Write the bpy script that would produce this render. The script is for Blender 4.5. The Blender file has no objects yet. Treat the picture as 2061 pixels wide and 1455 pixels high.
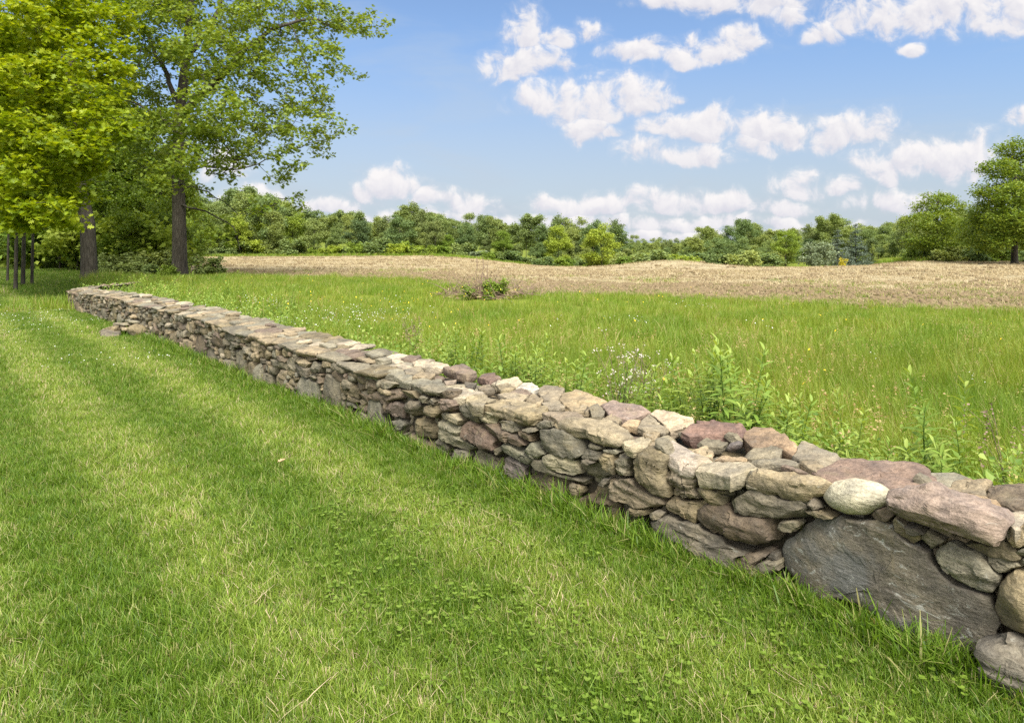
import bpy, math, random
import numpy as np
from math import radians as R, pi

S = bpy.context.scene
COL = S.collection
FPX, CX, HY, EYE = 1374.0, 1030.5, 495.0, 1.65      # photo geometry: focal length, centre column, horizon row, eye height

# ------------------------------------------------------------------ camera
cam = bpy.data.cameras.new("camera")
cam.lens = 24.0; cam.sensor_width = 36.0; cam.sensor_fit = 'HORIZONTAL'
cam.shift_y = -(727.5 - HY) / 2061.0
cam.clip_start = 0.05; cam.clip_end = 5000
camo = bpy.data.objects.new("camera", cam); COL.objects.link(camo)
camo.location = (0, 0, EYE); camo.rotation_euler = (R(90), 0, 0)
S.camera = camo

# ------------------------------------------------------------------ sun, exposure, render
SUN_EL, SUN_AZ = R(54), R(163)                       # azimuth measured clockwise from +Y (camera looks along +Y)
sl = bpy.data.lights.new("sun", 'SUN'); sl.energy = 3.35; sl.angle = R(34); sl.color = (1.0, 0.955, 0.88)
so = bpy.data.objects.new("sun", sl); COL.objects.link(so)
so.rotation_euler = (pi / 2 - SUN_EL, 0, pi - SUN_AZ)
so.location = (40, -40, 60)
S.view_settings.view_transform = 'Standard'; S.view_settings.look = 'None'
S.view_settings.exposure = 1.35; S.view_settings.gamma = 1.0
S.view_settings.use_curve_mapping = False
S.cycles.max_bounces = 6; S.cycles.diffuse_bounces = 3; S.cycles.glossy_bounces = 2
S.cycles.transmission_bounces = 4; S.cycles.transparent_max_bounces = 4
S.cycles.use_denoising = False
S.cycles.caustics_reflective = False; S.cycles.caustics_refractive = False
S.render.film_transparent = False

# ------------------------------------------------------------------ node helper
class NT:
    def __init__(s, tree): s.t = tree
    def n(s, typ, **kw):
        nd = s.t.nodes.new('ShaderNode' + typ)
        for k, v in kw.items(): setattr(nd, k, v)
        return nd
    def put(s, sock, v):
        if isinstance(v, bpy.types.NodeSocket): s.t.links.new(v, sock)
        elif v is not None: sock.default_value = v
    def math(s, op, a, b=None, c=None, clamp=False):
        nd = s.n('Math', operation=op, use_clamp=clamp)
        s.put(nd.inputs[0], a); s.put(nd.inputs[1], b); s.put(nd.inputs[2], c)
        return nd.outputs[0]
    def vec(s, op, a, b=None):
        nd = s.n('VectorMath', operation=op)
        s.put(nd.inputs[0], a); s.put(nd.inputs[1], b)
        return nd.outputs['Value'] if op in ('DOT_PRODUCT', 'LENGTH') else nd.outputs[0]
    def mix(s, f, a, b, mode='MIX'):
        nd = s.n('Mix', data_type='RGBA', blend_type=mode)
        s.put(nd.inputs[0], f); s.put(nd.inputs[6], a); s.put(nd.inputs[7], b)
        return nd.outputs[2]
    def noise(s, vec, scale, detail=4, rough=0.55, dist=0.0, dim='3D'):
        nd = s.n('TexNoise', noise_dimensions=dim)
        s.put(nd.inputs['Vector'], vec); nd.inputs['Scale'].default_value = scale
        nd.inputs['Detail'].default_value = detail; nd.inputs['Roughness'].default_value = rough
        nd.inputs['Distortion'].default_value = dist
        return nd
    def ss(s, v, a, b, lo=0.0, hi=1.0):
        nd = s.n('MapRange', interpolation_type='SMOOTHSTEP')
        s.put(nd.inputs[0], v); nd.inputs[1].default_value = a; nd.inputs[2].default_value = b
        nd.inputs[3].default_value = lo; nd.inputs[4].default_value = hi
        return nd.outputs[0]
    def lin(s, v, a, b, lo=0.0, hi=1.0):
        nd = s.n('MapRange'); s.put(nd.inputs[0], v)
        nd.inputs[1].default_value = a; nd.inputs[2].default_value = b
        nd.inputs[3].default_value = lo; nd.inputs[4].default_value = hi
        return nd.outputs[0]

def c4(c): return (c[0], c[1], c[2], 1.0)

# ------------------------------------------------------------------ world: Nishita sky with cumulus clouds
W = bpy.data.worlds.new("World"); S.world = W; W.use_nodes = True
W.cycles.sampling_method = 'MANUAL'; W.cycles.sample_map_resolution = 512
wt = NT(W.node_tree); W.node_tree.nodes.clear()
out = wt.n('OutputWorld'); bg = wt.n('Background'); bg.inputs['Strength'].default_value = 0.08
W.node_tree.links.new(bg.outputs[0], out.inputs[0])
sky = wt.n('TexSky', sky_type='NISHITA', sun_disc=False)
sky.sun_elevation = SUN_EL; sky.sun_rotation = SUN_AZ
sky.altitude = 100; sky.air_density = 1.0; sky.dust_density = 1.2; sky.ozone_density = 1.6
tc = wt.n('TexCoord')
sep = wt.n('SeparateXYZ'); wt.put(sep.inputs[0], tc.outputs['Generated'])
ySafe = wt.math('MAXIMUM', sep.outputs[1], 0.12)
u_ = wt.math('DIVIDE', sep.outputs[0], ySafe); v_ = wt.math('DIVIDE', sep.outputs[2], ySafe)
cmb = wt.n('CombineXYZ'); wt.put(cmb.inputs[0], u_); wt.put(cmb.inputs[1], v_); uv = cmb.outputs[0]
CLOUDS = [(1062,48,34,44),(1110,70,34,22),(1172,62,48,26,.55),(1046,124,66,36),(1012,108,30,20),(1105,134,32,17),
 (1125,196,72,44),(1205,200,74,46),(1290,192,62,40),(1180,250,44,38),(1365,194,18,13),
 (1265,102,58,20),(1340,112,74,20),(1425,97,64,24),(1480,82,40,28),
 (1435,255,84,36),(1565,258,78,36),(1700,266,96,34),(1350,252,60,22),(1520,292,54,24),
 (1300,306,58,30),(1392,318,72,28),(1238,272,22,13),(1400,-8,110,28),(1530,0,120,38),(1585,34,44,28),
 (1657,75,30,22),(1900,14,210,56),(2010,34,130,40),(1838,101,18,12),(1808,326,74,38),(1900,318,78,42),(1970,306,46,40),
 (1605,368,50,30),(1692,372,36,20),(1795,402,80,22),(2060,235,34,22),
 (786,376,54,34),(716,384,26,16),(660,420,60,18),(890,402,60,20),(960,414,48,20),(1090,414,38,24),(1142,412,22,20),
 (1210,412,46,24),(1335,406,100,20),(1460,410,70,18),(1560,418,70,15),(455,330,46,26),(520,395,60,20),
 (840,434,120,14),(1150,446,170,16),(1400,446,170,15),(1000,460,200,12),(1620,450,120,12),(1300,470,300,10)]
warpn = wt.noise(uv, 9.0, 3, 0.5, dim='2D')
wv = wt.vec('SUBTRACT', warpn.outputs['Color'], (0.5, 0.5, 0.5))
wsc = wt.n('VectorMath', operation='SCALE'); wt.put(wsc.inputs[0], wv); wsc.inputs['Scale'].default_value = 0.045
pw = wt.vec('ADD', uv, wsc.outputs[0])
field = None; vy = None
for b in CLOUDS:
    cx, cy, rx, ry = b[:4]
    d = wt.vec('SUBTRACT', pw, ((cx - CX) / FPX, (HY - cy - .30 * ry) / FPX, 0))
    d = wt.vec('MULTIPLY', d, (FPX / (rx * 1.27), FPX / (ry * 1.5), 0))
    sx_ = wt.n('SeparateXYZ'); wt.put(sx_.inputs[0], d); sy = sx_.outputs[1]
    my = wt.math('MAXIMUM', sy, wt.math('MULTIPLY', sy, -1.75))          # flatter bases than tops
    q = wt.math('MULTIPLY_ADD', my, my, wt.math('MULTIPLY', sx_.outputs[0], sx_.outputs[0]))
    if len(b) > 4: q = wt.math('ADD', q, 1 - b[4])
    if field is None: field, vy = q, sy
    else:
        less = wt.math('LESS_THAN', q, field)
        mf = wt.n('Mix', data_type='FLOAT'); wt.put(mf.inputs[0], less); wt.put(mf.inputs[2], vy); wt.put(mf.inputs[3], sy)
        vy = mf.outputs[0]; field = wt.math('MINIMUM', field, q)
field = wt.math('SUBTRACT', 1.0, wt.math('MINIMUM', field, 3.0))
n1 = wt.noise(uv, 26.0, 8, 0.58, 0.25, dim='2D')
off = wt.vec('ADD', uv, (0.006, 0.012, 0))
n2 = wt.noise(off, 26.0, 4, 0.55, 0.25, dim='2D')
dens = wt.math('ADD', field, wt.math('MULTIPLY', wt.math('SUBTRACT', n1.outputs[0], 0.55), 3.6))
mask = wt.ss(dens, -0.35, 0.75)
mask = wt.math('MAXIMUM', mask, wt.ss(dens, -0.8, 0.4, 0.0, 0.22))
mask = wt.math('MULTIPLY', mask, wt.ss(sep.outputs[1], 0.12, 0.3))
lit = wt.math('SUBTRACT', n1.outputs[0], n2.outputs[0])
lit = wt.lin(lit, -0.16, 0.16, 0.0, 1.0)
n3 = wt.noise(uv, 11.0, 3, 0.5, dim='2D')
vyc = wt.lin(vy, -0.9, 0.7, 0.0, 1.0)
lit2 = wt.math('ADD', wt.math('MULTIPLY', lit, 0.42), wt.math('ADD', wt.math('MULTIPLY', vyc, 0.58), wt.math('MULTIPLY', n3.outputs[0], 0.12)), clamp=True)
ccol = wt.mix(lit2, (3.2, 3.22, 3.72, 1), (4.75, 4.62, 4.62, 1))
# thin veil that thickens towards the horizon
veil = wt.ss(v_, 0.0, 0.32, 0.80, 0.04)
vn = wt.noise(wt.vec('MULTIPLY', uv, (1.0, 3.5, 1)), 3.0, 5, 0.6, 0.3, dim='2D')
veil = wt.math('ADD', veil, wt.ss(vn.outputs[0], 0.45, 0.8, 0.0, 0.28), clamp=True)
hs = wt.n('HueSaturation'); hs.inputs['Saturation'].default_value = 1.02; hs.inputs['Value'].default_value = 1.0
wt.put(hs.inputs['Color'], sky.outputs[0])
SKYMUL = wt.mix(1.0, hs.outputs[0], wt.mix(wt.ss(v_, 0.08, 0.34), (0.62, 0.64, 0.72, 1), (0.78, 0.84, 0.92, 1)), 'MULTIPLY')
skyc = wt.mix(veil, SKYMUL, (2.75, 3.15, 3.6, 1))
# unseen bright broken cloud behind and above the viewer, added as soft fill light
bn = wt.noise(tc.outputs['Generated'], 2.6, 5, 0.55)
bmask = wt.math('MULTIPLY', wt.ss(bn.outputs[0], 0.36, 0.56), wt.math('MAXIMUM', wt.ss(sep.outputs[1], 0.05, -0.25), wt.ss(sep.outputs[2], 0.42, 0.6)))
fin = wt.mix(mask, skyc, ccol)
fin = wt.mix(bmask, fin, (8.6, 8.3, 7.9, 1))
W.node_tree.links.new(fin, bg.inputs[0])

# ------------------------------------------------------------------ numpy helpers
def hash3(ix, iy, iz, seed):
    h = (ix * 374761393 + iy * 668265263 + iz * 2147483647 + seed * 1274126177) & 0xFFFFFFFF
    h = ((h ^ (h >> 13)) * 1274126177) & 0xFFFFFFFF
    h = (h ^ (h >> 16)) & 0xFFFF
    return h / 65535.0
def vnoise(p, seed=0):
    p = np.asarray(p, float); i = np.floor(p).astype(np.int64); f = p - i; f = f * f * (3 - 2 * f)
    r = 0
    for a in (0, 1):
        for b in (0, 1):
            for c in (0, 1):
                w = (f[:, 0] if a else 1 - f[:, 0]) * (f[:, 1] if b else 1 - f[:, 1]) * (f[:, 2] if c else 1 - f[:, 2])
                r = r + w * hash3(i[:, 0] + a, i[:, 1] + b, i[:, 2] + c, seed)
    return r * 2 - 1
def fbm(p, seed=0, oct=4, gain=0.5):
    r = 0; a = 1.0; p = np.asarray(p, float)
    for o in range(oct):
        r = r + a * vnoise(p * (2.03 ** o) + o * 17.3, seed + o); a *= gain
    return r
def smooth(x, a, b):
    t = np.clip((np.asarray(x, float) - a) / (b - a), 0, 1); return t * t * (3 - 2 * t)

class Acc:
    """collects polygons of mixed size, builds one mesh"""
    def __init__(s): s.v = []; s.f = []; s.at = {}; s.n = 0
    def add(s, v, faces, **at):
        """v (n,3); faces: list of (m,k) int arrays; at: per-vertex arrays"""
        v = np.asarray(v, float)
        for f in (faces if isinstance(faces, list) else [faces]): s.f.append(np.asarray(f) + s.n)
        for k, a in at.items(): s.at.setdefault(k, []).append(np.broadcast_to(np.asarray(a, float), (len(v),) + np.shape(a)[1:] if np.ndim(a) > 1 or (np.ndim(a) == 1 and len(a) == len(v)) else (len(v),) + np.shape(a)))
        s.v.append(v); s.n += len(v)
    def mesh(s, name, mat, smooth_shade=True):
        v = np.concatenate(s.v)
        me = bpy.data.meshes.new(name)
        me.vertices.add(len(v)); me.vertices.foreach_set('co', v.astype(np.float32).ravel())
        loops = np.concatenate([f.ravel() for f in s.f]).astype(np.int32)
        tot = np.concatenate([np.full(len(f), f.shape[1], np.int32) for f in s.f])
        st = np.concatenate([[0], np.cumsum(tot)[:-1]]).astype(np.int32)
        me.loops.add(len(loops)); me.loops.foreach_set('vertex_index', loops)
        me.polygons.add(len(tot)); me.polygons.foreach_set('loop_start', st); me.polygons.foreach_set('loop_total', tot)
        me.polygons.foreach_set('use_smooth', np.full(len(tot), bool(smooth_shade)))
        for k, a in s.at.items():
            a = np.concatenate(a)
            if a.ndim == 2 and a.shape[1] == 3:
                at = me.attributes.new(k, 'FLOAT_COLOR', 'POINT')
                at.data.foreach_set('color', np.c_[a, np.ones(len(a))].astype(np.float32).ravel())
            else:
                at = me.attributes.new(k, 'FLOAT', 'POINT'); at.data.foreach_set('value', a.astype(np.float32).ravel())
        me.materials.append(mat); me.update(calc_edges=True); me.validate()
        return me
def link(name, me, parent=None):
    o = bpy.data.objects.new(name, me); COL.objects.link(o)
    if parent is not None: o.parent = parent
    return o
def tag(o, label=None, cat=None, group=None, kind=None):
    if label: o['label'] = label
    if cat: o['category'] = cat
    if group: o['group'] = group
    if kind: o['kind'] = kind
    return o
def empty(name, loc=(0, 0, 0), rz=0.0):
    o = bpy.data.objects.new(name, None); COL.objects.link(o)
    o.location = loc; o.rotation_euler = (0, 0, rz); o.empty_display_size = 0.2
    return o
def copy_tree(o, parent=None):
    c = o.copy(); COL.objects.link(c)
    if parent is not None: c.parent = parent
    for ch in list(o.children): copy_tree(ch, c)
    return c

# ------------------------------------------------------------------ terrain
WO = np.array([1.70, 2.75]); WU = np.array([-0.657, 0.754]); WN = np.array([0.754, 0.657])   # wall origin, along (away), across (to meadow)
def wdist(X, Y): return (X - WO[0]) * WN[0] + (Y - WO[1]) * WN[1]
def wlong(X, Y): return (X - WO[0]) * WU[0] + (Y - WO[1]) * WU[1]
def height(X, Y):
    X = np.asarray(X, float); Y = np.asarray(Y, float)
    a = X / np.maximum(Y, 1.0)
    drop = smooth(a, -0.14, 0.10) * (1 - smooth(a, 0.50, 0.60))
    z = -drop * np.maximum(Y - 56, 0) * 0.034 * (1 - smooth(Y, 110, 190) * 0.55)
    z = z - 0.17 * drop * smooth(Y, 36, 54) * (1 - smooth(a, 0.40, 0.5) * .6)
    z = z + 0.62 * np.exp(-((X - 13.4) / 4.1) ** 2 - ((Y - 58) / 7.0) ** 2)
    z = z + 0.10 * smooth(Y, 40, 100) * np.sin(X * 0.045 + 1.0)* (1 - drop)
    z = z + smooth(np.hypot(X, Y), 230, 480) * 10.0
    p = np.stack([X * 0.22, Y * 0.22, X * 0], -1).reshape(-1, 3)
    z = z + (0.05 * vnoise(p, 5).reshape(X.shape)) * smooth(np.hypot(X, Y), 6, 16)
    p2 = np.stack([X * 1.1, Y * 1.1, X * 0], -1).reshape(-1, 3)
    z = z + 0.012 * vnoise(p2, 6).reshape(X.shape)
    return z
FB = np.array([(-60, 44), (-16.2, 37.5), (-4.4, 32), (0.5, 23.6), (7.2, 21.2), (12.9, 17.4), (30, 13), (60, 8)], float)   # meadow / ploughed field boundary
def fieldness(X, Y):                                  # metres beyond the boundary (+ = field)
    X = np.asarray(X, float); Y = np.asarray(Y, float)
    yb = np.interp(X, FB[:, 0], FB[:, 1])
    p = np.stack([X * 0.35, Y * 0.35, X * 0], -1).reshape(-1, 3)
    return Y - yb + 1.2 * vnoise(p, 9).reshape(X.shape)
def faredge(X, Y):                                    # + = beyond the far edge of the field
    a = np.asarray(X, float) / np.maximum(Y, 1)
    lim = 108 + 10 * smooth(a, -0.2, 0.12) + 0 * a
    lim = lim - 46 * smooth(a, 0.47, 0.60)
    return Y - lim
def P(x, Y, zoff=0.0):
    X = (x - CX) / FPX * Y
    return (float(X), float(Y), float(height(np.array([X]), np.array([float(Y)]))[0]) + zoff)

# ------------------------------------------------------------------ materials
def newmat(name):
    m = bpy.data.materials.new(name); m.use_nodes = True; m.node_tree.nodes.clear()
    t = NT(m.node_tree); o = t.n('OutputMaterial')
    return m, t, o
def leafmat(name, cols, trans=0.45, tcol=(1.15, 1.1, 0.55), rough=0.55, spec=0.3, posnoise=0.0, extra=None, tint=False):
    """cols: list of (pos, rgb) ramp over a per-leaf random value"""
    m, t, o = newmat(name)
    at = t.n('Attribute', attribute_name='rnd')
    oi = t.n('ObjectInfo')
    f = t.math('ADD', at.outputs['Fac'], t.math('MULTIPLY', t.math('SUBTRACT', oi.outputs['Random'], 0.5), 0.35))
    if posnoise:
        g = t.n('NewGeometry'); nz = t.noise(g.outputs['Position'], posnoise, 2)
        f = t.math('ADD', f, t.math('MULTIPLY', t.math('SUBTRACT', nz.outputs[0], 0.5), 0.9))
    cr = t.n('ValToRGB'); t.put(cr.inputs[0], f)
    el = cr.color_ramp.elements
    while len(el) < len(cols): el.new(0.5)
    for e, (p, c) in zip(el, cols): e.position = p; e.color = c4(c)
    c = cr.outputs[0]
    if tint:
        oi2 = t.math('FRACT', t.math('MULTIPLY', oi.outputs['Random'], 7.31))
        c = t.mix(1.0, c, t.mix(oi2, (0.72, 0.80, 0.84, 1), (1.30, 1.18, 0.98, 1)), 'MULTIPLY')
    if extra: c = extra(t, c)
    pb = t.n('BsdfPrincipled'); t.put(pb.inputs['Base Color'], c)
    pb.inputs['Roughness'].default_value = rough; pb.inputs['Specular IOR Level'].default_value = spec
    tr = t.n('BsdfTranslucent'); t.put(tr.inputs[0], t.mix(1.0, c, c4(tcol), 'MULTIPLY'))
    mx = t.n('MixShader'); mx.inputs[0].default_value = trans
    t.t.links.new(pb.outputs[0], mx.inputs[1]); t.t.links.new(tr.outputs[0], mx.inputs[2])
    t.t.links.new(mx.outputs[0], o.inputs[0])
    return m
def plain(name, cols, scale, rough=0.85, bump=0.0, bscale=None, stretch=(1, 1, 1), detail=6):
    m, t, o = newmat(name)
    tcn = t.n('TexCoord'); v = t.vec('MULTIPLY', tcn.outputs['Object'], stretch)
    nz = t.noise(v, scale, detail, 0.6)
    cr = t.n('ValToRGB'); t.put(cr.inputs[0], nz.outputs[0])
    el = cr.color_ramp.elements
    while len(el) < len(cols): el.new(0.5)
    for e, (p, c) in zip(el, cols): e.position = p; e.color = c4(c)
    pb = t.n('BsdfPrincipled'); t.put(pb.inputs['Base Color'], cr.outputs[0]); pb.inputs['Roughness'].default_value = rough
    pb.inputs['Specular IOR Level'].default_value = 0.25
    if bump:
        bn = t.noise(v, bscale or scale * 2, 6, 0.65); b = t.n('Bump'); b.inputs['Strength'].default_value = bump
        b.inputs['Distance'].default_value = 0.03
        t.put(b.inputs['Height'], bn.outputs[0]); t.t.links.new(b.outputs[0], pb.inputs['Normal'])
    t.t.links.new(pb.outputs[0], o.inputs[0])
    return m

# mown-lawn tone: bands along the wall, disturbed by noise (real differences between thick and dry turf)
def lawn_tone(t):
    g = t.n('NewGeometry'); p = g.outputs['Position']
    w = t.vec('DOT_PRODUCT', p, (WN[0], WN[1], 0)); l = t.vec('DOT_PRODUCT', p, (WU[0], WU[1], 0))
    cb = t.n('CombineXYZ'); t.put(cb.inputs[0], w); t.put(cb.inputs[1], t.math('MULTIPLY', l, 0.28))
    n = t.noise(cb.outputs[0], 1.5, 3, 0.5)
    band = t.math('SINE', t.math('ADD', t.math('MULTIPLY', w, 5.46), t.math('ADD', t.math('MULTIPLY', n.outputs[0], 2.0), 0.35)))
    n2 = t.noise(p, 2.6, 4, 0.6)
    f = t.math('ADD', t.math('MULTIPLY', band, 0.30), t.math('ADD', t.math('MULTIPLY', n2.outputs[0], 1.1), -0.05))
    f = t.math('ADD', f, t.math('MULTIPLY', n.outputs[0], 0.35))
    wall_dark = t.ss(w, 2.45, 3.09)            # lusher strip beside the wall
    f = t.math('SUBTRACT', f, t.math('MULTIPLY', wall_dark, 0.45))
    return f, p
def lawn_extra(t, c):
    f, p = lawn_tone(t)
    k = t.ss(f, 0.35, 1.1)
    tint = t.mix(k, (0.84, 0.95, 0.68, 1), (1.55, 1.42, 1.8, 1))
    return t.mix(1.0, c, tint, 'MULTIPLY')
M = {}
M['lawn'] = leafmat('lawn_grass', [(0.0, (0.055, 0.11, 0.008)), (0.45, (0.14, 0.222, 0.018)), (0.85, (0.215, 0.295, 0.045)), (0.92, (0.38, 0.36, 0.15)), (1.0, (0.42, 0.35, 0.20))],
                    0.38, (1.2, 1.15, 0.5), 0.5, 0.35, 0, lawn_extra)
M['clover'] = leafmat('clover', [(0.0, (0.10, 0.175, 0.014)), (1.0, (0.18, 0.26, 0.035))], 0.3, (1.2, 1.15, 0.5), 0.5, 0.3)
def mead_extra(t, c):
    g = t.n('NewGeometry'); p = g.outputs['Position']
    n = t.noise(p, 0.55, 4, 0.6); k = t.ss(n.outputs[0], 0.35, 0.65)
    return t.mix(1.0, c, t.mix(k, (0.86, 0.96, 0.85, 1), (1.32, 1.17, 1.3, 1)), 'MULTIPLY')
M['meadow'] = leafmat('meadow_grass', [(0.0, (0.12, 0.195, 0.016)), (0.5, (0.18, 0.275, 0.026)), (0.92, (0.24, 0.31, 0.05)), (0.97, (0.38, 0.35, 0.13)), (1.0, (0.40, 0.32, 0.15))],
                      0.42, (1.2, 1.12, 0.5), 0.5, 0.3, 0, mead_extra)
M['weed'] = leafmat('weed_leaf', [(0.0, (0.11, 0.20, 0.03)), (0.6, (0.20, 0.31, 0.05)), (1.0, (0.33, 0.42, 0.09))], 0.4, (1.2, 1.1, 0.5))
M['straw'] = leafmat('straw', [(0.0, (0.28, 0.215, 0.115)), (0.5, (0.40, 0.325, 0.19)), (1.0, (0.52, 0.44, 0.28))], 0.15, (1, 1, 1), 0.8, 0.1)
M['dead'] = plain('dead_twig', [(0.3, (0.14, 0.095, 0.07)), (0.7, (0.28, 0.20, 0.15))], 30, 0.9)
M['oakleaf'] = leafmat('oak_leaf', [(0.0, (0.10, 0.165, 0.016)), (0.5, (0.165, 0.235, 0.026)), (1.0, (0.25, 0.32, 0.045))], 0.42, (1.25, 1.15, 0.45), 0.5, 0.3, 0.35)
M['brightleaf'] = leafmat('bright_leaf', [(0.0, (0.15, 0.22, 0.007)), (0.5, (0.25, 0.325, 0.010)), (1.0, (0.36, 0.41, 0.022))], 0.45, (1.25, 1.15, 0.4), 0.5, 0.3, 0.5)
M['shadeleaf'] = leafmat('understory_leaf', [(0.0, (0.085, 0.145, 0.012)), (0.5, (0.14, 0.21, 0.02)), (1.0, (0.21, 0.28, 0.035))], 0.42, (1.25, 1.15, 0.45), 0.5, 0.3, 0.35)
M['midleaf'] = leafmat('wood_leaf', [(0.0, (0.15, 0.21, 0.075)), (0.5, (0.215, 0.285, 0.10)), (1.0, (0.285, 0.355, 0.13))], 0.35, (1.2, 1.1, 0.5), 0.6, 0.2, 0.25, tint=True)  # distance haze put into the leaf colour: paler, less saturated green
M['limeleaf'] = leafmat('lime_leaf', [(0.0, (0.17, 0.25, 0.035)), (0.5, (0.24, 0.33, 0.05)), (1.0, (0.31, 0.40, 0.07))], 0.35, (1.2, 1.1, 0.5), 0.6, 0.2, 0.3, tint=True)
M['darkleaf'] = leafmat('dark_leaf', [(0.0, (0.11, 0.16, 0.07)), (0.5, (0.16, 0.215, 0.085)), (1.0, (0.215, 0.27, 0.105))], 0.3, (1.2, 1.1, 0.5), 0.6, 0.2, 0.25, tint=True)  # dark green lightened, haze of the far wood held in the colour
M['silverleaf'] = leafmat('silver_leaf', [(0.0, (0.17, 0.22, 0.12)), (0.5, (0.24, 0.295, 0.17)), (1.0, (0.32, 0.37, 0.23))], 0.3, (1.1, 1.1, 0.8), 0.6, 0.2)
M['spruceleaf'] = leafmat('spruce_needle', [(0.0, (0.08, 0.115, 0.08)), (0.5, (0.13, 0.17, 0.12)), (1.0, (0.20, 0.24, 0.18))], 0.15, (1.1, 1.1, 0.8), 0.7, 0.15)
M['yellowleaf'] = leafmat('yellow_leaf', [(0.0, (0.46, 0.42, 0.03)), (1.0, (0.66, 0.58, 0.06))], 0.35, (1.1, 1.0, 0.5))
M['bark'] = plain('oak_bark', [(0.3, (0.026, 0.022, 0.017)), (0.55, (0.062, 0.054, 0.042)), (0.8, (0.125, 0.112, 0.09))], 5, 0.95, 0.9, 9, (3, 3, 0.6))
M['petal_y'] = plain('yellow_petal', [(0.3, (0.75, 0.5, 0.02)), (0.7, (0.85, 0.62, 0.04))], 40, 0.6)
M['petal_w'] = plain('white_petal', [(0.3, (0.75, 0.75, 0.72)), (0.7, (0.85, 0.85, 0.82))], 40, 0.6)
M['seedhead'] = plain('pale_seedhead', [(0.3, (0.42, 0.36, 0.32)), (0.7, (0.6, 0.54, 0.5))], 40, 0.9)
M['dryleaf'] = plain('dry_leaf', [(0.3, (0.35, 0.22, 0.12)), (0.7, (0.5, 0.34, 0.2))], 40, 0.8)

# ground materials
def ground_lawn():
    m, t, o = newmat('lawn_ground')
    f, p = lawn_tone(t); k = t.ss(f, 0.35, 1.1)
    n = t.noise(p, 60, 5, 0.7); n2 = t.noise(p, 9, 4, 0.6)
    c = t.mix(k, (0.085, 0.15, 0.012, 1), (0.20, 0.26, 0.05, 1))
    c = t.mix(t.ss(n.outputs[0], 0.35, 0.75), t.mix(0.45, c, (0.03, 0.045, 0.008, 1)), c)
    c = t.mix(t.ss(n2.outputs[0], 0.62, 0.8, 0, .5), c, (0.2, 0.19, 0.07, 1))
    pb = t.n('BsdfPrincipled'); t.put(pb.inputs['Base Color'], c); pb.inputs['Roughness'].default_value = 0.95
    pb.inputs['Specular IOR Level'].default_value = 0.1
    b = t.n('Bump'); b.inputs['Strength'].default_value = 0.8; b.inputs['Distance'].default_value = 0.05
    t.put(b.inputs['Height'], n.outputs[0]); t.t.links.new(b.outputs[0], pb.inputs['Normal'])
    t.t.links.new(pb.outputs[0], o.inputs[0]); return m
def ground_meadow():
    m, t, o = newmat('meadow_ground')
    g = t.n('NewGeometry'); p = g.outputs['Position']
    n = t.noise(p, 25, 5, 0.7); n2 = t.noise(p, 0.8, 4, 0.6)
    c = t.mix(t.ss(n2.outputs[0], 0.35, 0.65), (0.12, 0.165, 0.014, 1), (0.19, 0.23, 0.025, 1))
    c = t.mix(t.ss(n.outputs[0], 0.35, 0.7), t.mix(0.5, c, (0.05, 0.05, 0.02, 1)), c)
    pb = t.n('BsdfPrincipled'); t.put(pb.inputs['Base Color'], c); pb.inputs['Roughness'].default_value = 0.95
    pb.inputs['Specular IOR Level'].default_value = 0.1
    t.t.links.new(pb.outputs[0], o.inputs[0]); return m
def ground_field():
    m, t, o = newmat('ploughed_field')
    g = t.n('NewGeometry'); p = g.outputs['Position']
    at = t.n('Attribute', attribute_name='edge')            # metres into the field
    ps = t.vec('MULTIPLY', p, (1.0, 0.45, 1))
    n = t.noise(ps, 3.0, 8, 0.72); n2 = t.noise(ps, 0.5, 5, 0.6); n3 = t.noise(ps, 11, 5, 0.7)
    straw = t.mix(t.ss(n.outputs[0], 0.3, 0.7), (0.27, 0.222, 0.13, 1), (0.43, 0.365, 0.235, 1))
    straw = t.mix(t.ss(n3.outputs[0], 0.55, 0.75, 0, .5), straw, (0.12, 0.085, 0.05, 1))
    soil = t.mix(t.ss(n3.outputs[0], 0.35, 0.65), (0.115, 0.09, 0.045, 1), (0.26, 0.212, 0.115, 1))
    green = (0.14, 0.18, 0.03, 1)
    e = t.math('ADD', at.outputs['Fac'], t.math('MULTIPLY', t.math('SUBTRACT', n2.outputs[0], 0.5), 16))
    sx = t.n('SeparateXYZ'); t.put(sx.inputs[0], p); e = t.math('ADD', e, t.ss(sx.outputs[0], -4.0, -15.0, 0.0, 10.0))
    c = t.mix(t.ss(e, 3.0, 12.0), soil, straw)
    n9 = t.noise(t.vec('MULTIPLY', p, (0.07, 1.0, 1)), 1.5, 4, 0.6)
    c = t.mix(1.0, c, t.mix(t.ss(n9.outputs[0], 0.36, 0.62), (0.70, 0.70, 0.68, 1), (1.12, 1.12, 1.12, 1)), 'MULTIPLY')
    gm = t.math('MULTIPLY', t.ss(n2.outputs[0], 0.42, 0.62), t.ss(at.outputs['Fac'], 4, 15, 0.5, 0.05))
    gm = t.math('MULTIPLY', gm, t.math('MULTIPLY', t.ss(n.outputs[0], 0.4, 0.55), t.ss(sx.outputs[0], -14.0, -6.0)))
    c = t.mix(gm, c, green)
    pb = t.n('BsdfPrincipled'); t.put(pb.inputs['Base Color'], c); pb.inputs['Roughness'].default_value = 1.0
    pb.inputs['Specular IOR Level'].default_value = 0.05
    b = t.n('Bump'); b.inputs['Strength'].default_value = 1.0; b.inputs['Distance'].default_value = 0.12
    t.put(b.inputs['Height'], t.math('ADD', n.outputs[0], t.math('MULTIPLY', n3.outputs[0], 0.5))); t.t.links.new(b.outputs[0], pb.inputs['Normal'])
    t.t.links.new(pb.outputs[0], o.inputs[0]); return m

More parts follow.
